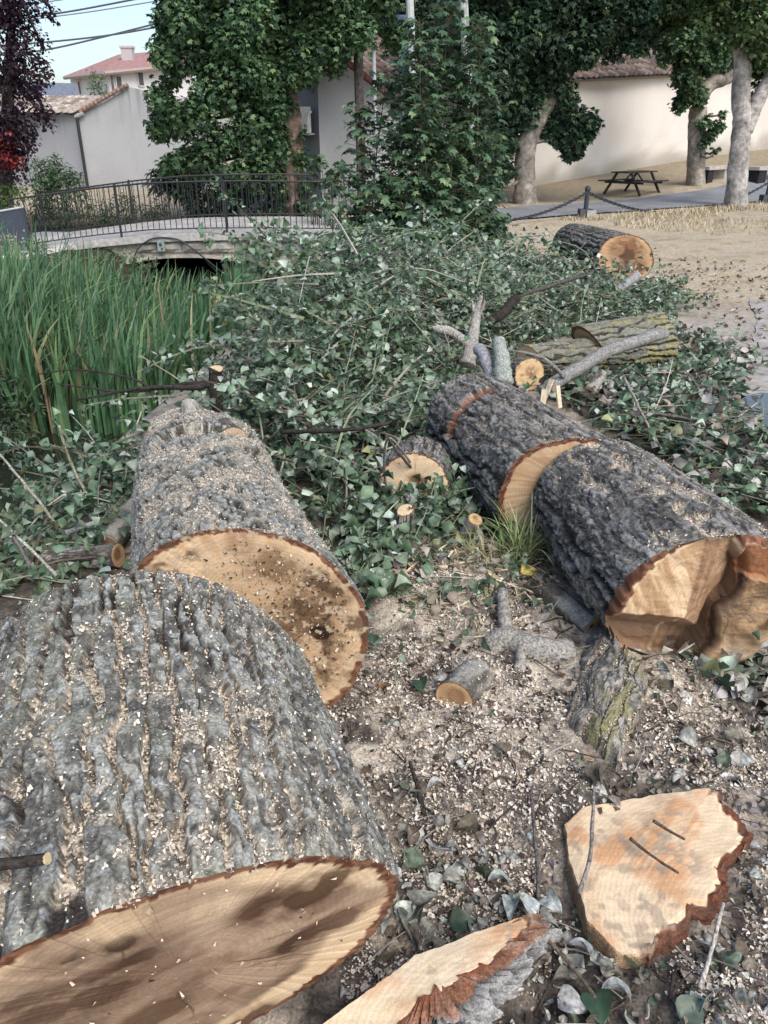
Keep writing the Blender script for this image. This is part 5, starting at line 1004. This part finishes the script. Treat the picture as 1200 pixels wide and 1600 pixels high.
# ------------------------------------------------------------------ brush pile
PL = [(.055, .098, .054), (.095, .155, .088), (.150, .215, .138), (.25, .315, .235), (.36, .42, .345), (.22, .23, .11)]
PWT = (3, 5, 5, 3.2, 1.8, .5)
def sample_poly(poly, n):
    lo, hi = poly[:, :2].min(0), poly[:, :2].max(0); o = np.zeros((0, 2))
    while len(o) < n:
        p = RNG.uniform(lo, hi, (n*2, 2)); o = np.vstack([o, p[poly_in(poly, p[:, 0], p[:, 1])]])
    return o[:n]
def pile_h(x, y):
    P = st(x, y, 0*x); n = fbm(P*1.1, 3, 55); return ss(0, .7, poly_dist(PILE, x, y))*(.10+.85*ss(.32, .68, n))*np.interp(y, [0, 6.5, 9], [1, 1, .45])*np.interp(x, [.8, 2], [1, .45])
def brush(name, label, poly, nt, hf, lpt, size, cols, w, tl=(.35, 1.0), twc=None, infill=0, tw_r=.005, flat=0.):
    tw = MB(); Ps = []; D = []
    B = sample_poly(poly, nt*4); B = B[RNG.random(len(B)) < (.05+ss(.38, .60, fbm(st(B[:, 0]*2.6, B[:, 1]*2.6, 0*B[:, 0]), 3, 91)))]; B = B[:nt]; nt = len(B)
    for i in range(nt):
        x, y = B[i]; h = float(hf(np.array(x), np.array(y))); z = float(terr(x, y)); L = RNG.uniform(*tl); a = RNG.uniform(0, 6.283)
        d = np.array([math.cos(a), math.sin(a), RNG.normal(.10, .25)*(1-flat)]); p0 = np.array([x, y, z+h*RNG.random()**.6]); 
        mid = p0+d*L*.5+UP*RNG.uniform(.0, .10)*(1-flat*.7); p1 = p0+d*L+rnd3(1, .10)[0]-UP*.05
        c = crv([p0, mid, p1], 7); c[:, 2] = np.maximum(c[:, 2], terr(c[:, 0], c[:, 1])+.012)
        if not (poly_in(poly, c[3:4, 0], c[3:4, 1])[0] and poly_in(poly, c[5:6, 0], c[5:6, 1])[0]) : c = c[:4]
        col = np.array([(.26, .24, .19), (.12, .10, .08), (.46, .42, .34), (.20, .23, .14)][RNG.choice(4, p=[.33, .30, .13, .24])])
        tw.tube(c, np.linspace(tw_r*RNG.uniform(.7, 1.6), tw_r*.4, len(c)), 3, col, cap=False)
        n = RNG.poisson(lpt)
        if n:
            f = RNG.uniform(.1, 1, n)*(len(c)-1); q_ = np.stack([np.interp(f, np.arange(len(c)), c[:, k]) for k in range(3)], 1)+rnd3(n, .028); Ps.append(q_); D.append(np.broadcast_to(d, q_.shape))
    if infill:
        q_ = sample_poly(poly, infill); q_ = q_[RNG.random(infill) < ss(-.02, .22, poly_dist(poly, q_[:, 0], q_[:, 1]))]; q_ = q_[RNG.random(len(q_)) < (.30+.7*ss(.36, .58, fbm(st(q_[:, 0]*2.6, q_[:, 1]*2.6, 0*q_[:, 0]), 3, 91)))]; infill = len(q_); h = hf(q_[:, 0], q_[:, 1]); z = terr(q_[:, 0], q_[:, 1])+.01+h*RNG.random(infill)**.7; Ps.append(st(q_[:, 0], q_[:, 1], z)); D.append(rnd3(infill))
    P = np.vstack(Ps); D = np.vstack(D); n = len(P); P[:, 2] = np.maximum(P[:, 2], terr(P[:, 0], P[:, 1])+.008)
    nr = unit(UP*.8+rnd3(n, .62)); tip = D*.5+rnd3(n, .6)-UP*.35
    lm_ = MB(); inst_mix(HEARTS, P, nr, tip, size*(.45+.85*RNG.random(n)), pick(cols, w, n, .2), lm_); o1 = lm_.build(name, M['leaf'], None, True, kind='stuff'); tag(o1, label, 'leaves')
    o2 = tw.build(name.replace('leaves', 'twigs') if 'leaves' in name else name+'_twigs', M['twig'], None, kind='stuff'); tag(o2, 'tangle of thin bare twigs among '+label, 'twigs')
brush('brush_pile_leaves', 'heap of wilting green poplar leaves on the bank between the trunks', PILE, 2100, pile_h, 14, .050, PL, PWT, infill=17000, tw_r=.0058)
brush('brush_spray_leaves', 'leafy sprays arching above the heap of cut branches', GP([(30, 740), (220, 700), (400, 600), (480, 510), (600, 460), (800, 430), (900, 440), (860, 500), (720, 560), (660, 690), (560, 830), (450, 720), (380, 640), (240, 640), (100, 860)]), 150, lambda x, y: pile_h(x, y)*1.15+.12, 46, .050, PL, (2, 4, 5, 4, 2.5, .5), tl=(.6, 1.35), tw_r=.0085)
brush('leaf_litter_leaves', 'scatter of green and pale leaves on the ground right of the dark trunks', LITTER, 420, lambda x, y: 0*x+.09, 7, .062, PL+[(.26, .22, .18), (.40, .37, .33), (.09, .06, .045)], (4, 4, 3, 2.5, 2, .5, 2, 2, 1.5), infill=5000, flat=.7)
GAP = GP([(470, 820), (540, 790), (620, 800), (700, 720), (790, 790), (900, 850), (930, 930), (870, 900), (760, 840), (700, 850), (650, 900), (620, 980), (575, 1000)])
brush('gap_leaves', 'dark green leaves and ivy in the gap between mottled and dark trunks', GAP, 90, lambda x, y: 0*x+.10, 7, .055, PL, PWT, infill=1500, tl=(.1, .35), flat=.6, tw_r=.003)
FRONT = GP([(560, 812), (725, 812), (705, 842), (585, 842)])
brush('slice_leaves', 'leaves heaped against the lower half of the pale trunk slice', FRONT, 40, lambda x, y: 0*x+.19, 9, .05, PL, PWT, infill=700, tl=(.1, .3), flat=.5, tw_r=.003)
MID = GP([(590, 900), (700, 850), (900, 860), (930, 960), (900, 1040), (760, 1010), (640, 1060), (590, 1040)])
brush('mid_leaves', 'torn green leaves and twigs strewn on the sawdust between the trunks', MID, 45, lambda x, y: 0*x+.03, 3, .045, PL+[(.40, .36, .29), (.26, .22, .17)], (3, 3, 2, 1, 1, 1, 2, 2), infill=260, tl=(.06, .28), flat=.9, tw_r=.003)
EDGE = GP([(1180, 1010), (1290, 1000), (1290, 1110), (1010, 1060), (1060, 1030)])
brush('edge_leaves', 'withered leaves under the split face at the right edge', EDGE, 30, lambda x, y: 0*x+.04, 5, .05, PL+[(.42, .41, .38), (.30, .27, .24)], (2, 2, 2, 2, 2, .5, 4, 3), infill=420, tl=(.1, .3), flat=.8, tw_r=.003)
# leaves that lie on the logs' flanks and on the bank below
# ------------------------------------------------------------------ grass tufts
def tuft(label, c, n, h, cols, spread=.12, name='grass_tuft'):
    o = thing(name, label, 'grass tuft', c); m = MB()
    for i in range(n):
        d = rnd3(1)[0]*[1, 1, 0]; d = d/np.linalg.norm(d); L = h*RNG.uniform(.5, 1.1); le = RNG.uniform(.2, 1.0); b = c+rnd3(1, spread*.3)[0]*[1, 1, 0]; t = np.linspace(0, 1, 7)[:, None]
        cc = b+d*L*le*t**1.6+UP*L*(t-.55*le*t**2.4); w = .0035*(1-t**2)+.0005; s_ = np.array([-d[1], d[0], 0]); V = np.stack([cc-s_*w, cc+s_*w], 1).reshape(-1, 3)
        m.add(V, [[2*k, 2*k+1, 2*k+3, 2*k+2] for k in range(6)], pick(cols, (1,)*len(cols), 1)[0])
    m.build('blades', M['reed'], o); return o
tuft('fresh green grass tuft at the near end of the thicker black trunk', G(812, 878, .05), 80, .34, [(.20, .32, .10), (.30, .40, .16), (.42, .44, .24)])
tuft('straw coloured grass tuft left of the green tuft on the sawdust', G(745, 890, .04), 46, .22, [(.42, .36, .2), (.5, .44, .28), (.25, .27, .1)])
tuft('dark green grass tuft hanging over the gap below the dark trunk', G(880, 880, .02), 40, .2, [(.12, .16, .07), (.3, .3, .16)])
# dry grass on the far ground
def drygrass():
    n = 5200; u = RNG.uniform(-1, 9, n); q = RNG.uniform(-.4, .15, n)-RNG.exponential(1.6, n); x = 4.7+.824*u-.567*q; y = 19.2+.567*u+.824*q; ok = (fbm(st(x*.9, y*.9, 0*x), 3, 6) > .44) & (y > 11); x, y = x[ok], y[ok]; n = len(x)
    a = RNG.uniform(0, 6.28, n); h = RNG.uniform(.04, .14, n); b = st(x, y, terr(x, y)); d = st(np.cos(a), np.sin(a), 0*a); s_ = st(-np.sin(a), np.cos(a), 0*a)*.011
    V = np.stack([b-s_, b+s_, b+d*h[:, None]*.8+UP*h[:, None]], 1); tag(mk('dry_grass', V.reshape(-1, 3), np.arange(3*n).reshape(-1, 3), M['chip'], None, False, dict(lc=np.repeat(pick([(.52, .44, .30), (.44, .37, .25), (.33, .28, .19)], (2, 2, 1), n), 3, 0)), kind='stuff'), 'dry straw coloured grass along the edge of the lane', 'dry grass')
drygrass()
# ------------------------------------------------------------------ sawdust, dry leaves and twigs on the near ground
LOGQ = [((-.368, .79), -.306, .44, .75), ((-.418, 1.962), -.322, .35, 1.5), ((1.066, 2.172), -.184, .30, .85), ((.81, 3.034), -.26, .30, 1.1)]
SLABS = [GP([(883, 1290), (908, 1262), (1122, 1229), (1170, 1300), (1128, 1392), (1010, 1492), (918, 1440)], .085), GP([(560, 1600), (650, 1492), (822, 1432), (836, 1442), (700, 1560), (600, 1640)], .1), GP([(880, 1140), (960, 1215), (1020, 1085), (915, 1005)], .06)]
def free(x, y, mgn=.9):
    ok = np.ones(len(x), bool)
    for sl in SLABS: ok &= ~poly_in(sl, x, y)
    for (ax, ay), az, r, L in LOGQ:
        s = (x-ax)*math.sin(az)+(y-ay)*math.cos(az); t = (x-ax)*math.cos(az)-(y-ay)*math.sin(az); ok &= ~((s > .04) & (s < L) & (np.abs(t) < r*mgn))
    return ok
NEAR = GP([(0, 1950), (200, 1600), (480, 1450), (560, 1330), (440, 1090), (540, 1000), (600, 870), (720, 820), (920, 850), (980, 950), (1080, 1000), (1220, 960), (1600, 900), (1750, 1950)])
def scat(poly, n, thr=None, sc=6, sd=1, fall=.35):
    p = sample_poly(poly, n); ok = free(p[:, 0], p[:, 1], .8) & (RNG.random(n) < ss(0, fall, poly_dist(poly, p[:, 0], p[:, 1])+.6*fall*(fbm(st(p[:, 0]*4, p[:, 1]*4, 0*p[:, 0]), 2, 8)-.3)))
    if thr: ok &= RNG.random(n) < ss(thr[0], thr[1], fbm(st(p[:, 0]*sc, p[:, 1]*sc, 0*p[:, 0]), 3, sd))
    p = p[ok]; return st(p[:, 0], p[:, 1], terr(p[:, 0], p[:, 1]))
mb = MB(); P = scat(NEAR, 150000, (.36, .54), 4, 31); n = len(P)
V, F, C = inst(FLAKE, P+UP*RNG.uniform(.001, .012, n)[:, None], unit(UP+rnd3(n, .5)), rnd3(n), RNG.gamma(2.6, .0025, n).clip(.0025, .024), pick([(.62, .54, .44), (.50, .42, .33), (.76, .70, .61), (.30, .25, .20)], (4, 3, 4, 2), n)); mb.add(V, F, C)
for (Q, N_, cnt) in CHIPS:
    k = min(20000, int(cnt*.8)); i = RNG.integers(0, len(Q), k); P = Q[i]+rnd3(k, .003)+N_[i]*RNG.uniform(.0, .006, (k, 1))
    V, F, C = inst(FLAKE, P, unit(N_[i]+rnd3(k, .5)), rnd3(k), RNG.gamma(3, .0012, k).clip(.002, .009), pick([(.64, .55, .43), (.54, .45, .34), (.76, .69, .58)], (4, 3, 3), k)); mb.add(V, F, C)
tag(mb.build('sawdust_chips', M['chip'], None, kind='stuff'), 'pale sawdust chips strewn over the ground and the trunks', 'sawdust')
# crumbs stuck to the two big cut faces
mb = MB()
for q_, cx_, cy_, sd_, n_, dark in (((-.418, 1.962, .352, -.322, -.05, .351, .373, .025), 470, 950, 75, 1500, .75), ((-.418, 1.962, .352, -.322, -.05, .351, .373, .025), 420, 900, 130, 700, .45), ((-.368, .79, .43, -.306, .015, .438, -.144, .311), 330, 1450, 170, 260, .15)):
    n_n = frame(q_[3]+q_[6], q_[4]+q_[7])[0]; A_ = np.array(q_[:3])-[0, 0, .015]; d_, e1_, e2_ = frame(q_[3], q_[4]); uu = RNG.normal(0, sd_, (n_, 2))+[cx_, cy_]; P = []
    for u_, v_ in uu:
        r_ = ray(u_, v_); o_ = np.array([0, 0, CAMH]); X_ = o_+r_*(((A_-o_)@n_n)/(r_@n_n)); w_ = X_-A_; w_ = w_-d_*(w_@d_)
        if np.linalg.norm(w_) < q_[5]*.88: P.append(X_-n_n*.004)
    P = np.array(P); n = len(P); m_ = RNG.random(n) < dark; c_ = np.where(m_[:, None], pick([(.07, .045, .03), (.14, .085, .05)], (1, 1), n), pick([(.70, .62, .5), (.58, .47, .34)], (1, 1), n))
    V, F, C = inst(FLAKE, P, unit(-n_n+rnd3(n, .5)), rnd3(n), RNG.gamma(2.5, .0022, n).clip(.002, .014), c_); mb.add(V, F, C)
tag(mb.build('face_crumbs', M['chip'], None, kind='stuff'), 'dark crumbs and pale chips stuck to the two largest cut faces', 'crumbs')
# straw and splinters
mb = MB(); P = scat(GP([(600, 900), (700, 840), (860, 860), (900, 980), (760, 1030), (620, 1030)]), 620); n = len(P); V, F, C = inst(FLAKE, P+UP*.012, unit(UP+rnd3(n, .3)), rnd3(n), RNG.uniform(.04, .12, n), pick([(.58, .49, .33), (.48, .38, .22), (.66, .58, .42)], (1, 1, 1), n), sx=.0+.9); 
V0 = (FLAKE[0]*[.12, 1, 1], FLAKE[1]); FL2 = (np.array([[-.04, -.5, 0], [.04, -.5, .02], [.03, .5, -.02], [-.03, .5, .05]]), FLAKE[1])
V, F, C = inst(FL2, P+UP*.014, unit(UP+rnd3(n, .25)), rnd3(n), RNG.uniform(.04, .13, n), pick([(.58, .49, .33), (.48, .38, .22), (.66, .58, .42)], (1, 1, 1), n)); mb.add(V, F, C)
tag(mb.build('straw_litter', M['chip'], None, kind='stuff'), 'straw and pale splinters on the sawdust between the trunks', 'straw')
# dry leaves, bark crumbs, short twigs
DRY = GP([(480, 1600), (560, 1330), (560, 1220), (740, 1160), (880, 1200), (980, 1020), (1180, 960), (1600, 920), (1700, 1850), (440, 1850)])
mb = MB(); P = scat(DRY, 3000, (.36, .6), 5, 77); n = len(P)
inst_mix(CURLS, P+UP*RNG.uniform(.004, .03, n)[:, None], unit(UP+rnd3(n, .7)), rnd3(n), RNG.gamma(3.2, .0085, n).clip(.010, .06), pick([(.42, .42, .38), (.30, .295, .26), (.22, .195, .16), (.11, .092, .07), (.12, .145, .10), (.06, .075, .05)], (2.8, 3.2, 3, 1.6, 1.2, .6), n), mb)
P = scat(NEAR, 1500, (.35, .6), 4, 78); n = len(P); inst_mix(CURLS, P+UP*RNG.uniform(.004, .02, n)[:, None], unit(UP+rnd3(n, .6)), rnd3(n), RNG.uniform(.010, .028, n), pick([(.36, .34, .31), (.20, .17, .14), (.10, .075, .06), (.08, .11, .07)], (2, 3, 3, .7), n), mb)
tag(mb.build('dry_leaf_litter', M['dryleaf'], None, True, kind='stuff'), 'grey and brown withered leaves littering the near ground', 'dry leaves')
mb = MB(); P = scat(NEAR, 5200); n = len(P); V, F, C = inst(FLAKE, P+UP*RNG.uniform(.002, .016, n)[:, None], unit(UP+rnd3(n, .6)), rnd3(n), RNG.gamma(3, .0042, n).clip(.004, .035), pick([(.05, .035, .028), (.10, .07, .05), (.17, .13, .10), (.24, .22, .2)], (4, 3, 2, 2), n)); mb.add(V, F, C)
for p in scat(NEAR, 950):
    a = random.random()*6.28; L = RNG.uniform(.03, .16); d = np.array([math.cos(a), math.sin(a), RNG.normal(0, .25)]); c = crv([p+UP*.008, p+d*L*.5+rnd3(1, .006)[0]+UP*.012, p+d*L], 5); c[:, 2] = np.maximum(c[:, 2], terr(c[:, 0], c[:, 1])+.004)
    mb.tube(c, np.linspace(.0024, .0012, 5)*RNG.uniform(.7, 1.7), 4, [(.09, .07, .055), (.20, .17, .14), (.32, .29, .25), (.04, .032, .028)][RNG.integers(4)], cap=False)
tag(mb.build('bark_crumbs', M['twig'], None, kind='stuff'), 'dark bark crumbs and twig bits on the near ground', 'bark crumbs')
mb = MB(); P = scat(GP([(1000, 430), (1060, 460), (1110, 530), (1300, 600), (1300, 420), (1060, 400)]), 520); n = len(P); V, F, C = inst(CURL, P+UP*.01, unit(UP+rnd3(n, .4)), rnd3(n), RNG.uniform(.02, .07, n), pick([(.30, .25, .2), (.14, .11, .08), (.46, .40, .3)], (2, 2, 1), n)); mb.add(V, F, C)
tag(mb.build('ground_litter', M['dryleaf'], None, kind='stuff'), 'small dry leaves and chips on the open ground at right', 'litter')
# large single leaves of the foreground
def leaf(label, u, v, z, size, col, tilt, az, T=None):
    p = G(u, v, z); T = leafgrid(9, 7, .3, .3, .06, az) if T else leafgrid(9, 7, .3+.3*tilt, .45, .2, az); V, F, C = inst(T, np.array([p]), unit(np.array([[math.cos(az)*tilt, math.sin(az)*tilt, 1]])), np.array([[math.cos(az+1.9), math.sin(az+1.9), -.1]]), size*.8, np.array([col]))
    tag(mk('fallen_leaf', V, F, M['leaf'] if col[1] > col[0]*1.12 else M['dryleaf'], None, True, dict(lc=C), org=p), label, 'leaf')
PG, SG_, DGR = (.44, .47, .44), (.33, .36, .33), (.045, .085, .045)
for a in (('pale silvery leaf nearest the tip of the pale sliver of wood', 838, 1425, .07, .075, PG, .3, .6), ('silvery leaf standing just above the tip of the pale sliver', 812, 1405, .06, .07, (.40, .44, .40), .5, 2.2), ('pale leaf left of the upright dark stick', 795, 1375, .05, .06, SG_, .4, 1.2), ('pale grey leaf tucked beside the lower end of the stick', 855, 1400, .05, .06, (.36, .38, .36), .7, 3.4),
          ('dark green glossy leaf under the orange wedge', 930, 1550, .03, .085, DGR, .2, 2.8, HEART), ('second dark green leaf right of the glossy one', 1000, 1510, .03, .08, (.055, .09, .055), .3, .2, HEART), ('crinkled grey leaf right of the long dark twig', 985, 1555, .04, .07, (.29, .30, .29), .5, 1.0), ('grey leaf below the long dark twig', 875, 1560, .03, .07, (.30, .30, .29), .4, 4.0),
          ('dull green leaf at the bottom right corner', 1065, 1590, .03, .08, (.12, .15, .11), .3, 5.0, HEART), ('grey green folded leaf beside the pale stick', 1105, 1560, .03, .06, (.25, .28, .25), .6, 2.0), ('grey curled leaf below the orange wedge', 925, 1490, .04, .06, (.34, .35, .34), .6, .8), ('dark olive leaf in the litter left of the silvery leaves', 650, 1420, .03, .085, (.14, .15, .12), .3, 2.6), ('dark green leaf under the litter left of the dark stick', 705, 1440, .02, .07, (.05, .08, .05), .4, 4.4, HEART),
          ('pale crumpled leaf on the sawdust left of centre', 695, 1225, .05, .06, (.42, .40, .37), .3, 1.4), ('white curled leaf left of the upright stick top', 765, 1275, .03, .045, (.60, .60, .58), .6, 3.0), ('pale leaf left of the upright dark stick top', 805, 1268, .03, .05, (.52, .53, .51), .4, .4), ('pale leaf right of the upright dark stick top', 868, 1275, .03, .055, (.46, .47, .44), .3, 5.6), ('dark green leaf behind the short grey log', 655, 1062, .05, .075, DGR, .2, 2.9, HEART), ('withered grey leaf leaning on the short grey log', 685, 1055, .08, .05, (.40, .39, .37), .8, 3.6), ('green leaf pair beside the small tan ended log', 845, 955, .05, .06, (.13, .18, .13), .2, 2.0, HEART), ('green leaf right below the small tan ended log', 868, 957, .05, .065, (.12, .17, .12), .2, 5.2, HEART),
          ('green leaf under the corner of the split face', 1010, 1045, .03, .055, (.14, .19, .15), .3, 3.0, HEART), ('white bleached leaf at the right edge above the orange wedge', 1160, 1225, .02, .075, (.55, .55, .53), .3, .9), ('pale leaf lying beside the far corner of the orange wedge', 1150, 1262, .02, .055, (.48, .50, .48), .4, 2.4), ('crumpled white leaf in the dark litter right of the bark slab', 1060, 1090, .03, .06, (.50, .50, .48), .5, 4.0), ('grey leaf in the litter under the right end of the split face', 1130, 1075, .03, .06, (.38, .39, .36), .4, 1.8), ('bright yellow leaf on the straw above the forked branch', 815, 895, .08, .08, (.62, .52, .16), .7, 4.7), ('orange brown leaf at the right edge of the mottled trunk', 605, 1070, .03, .045, (.32, .17, .08), .4, 2.0)):
    leaf(*a)
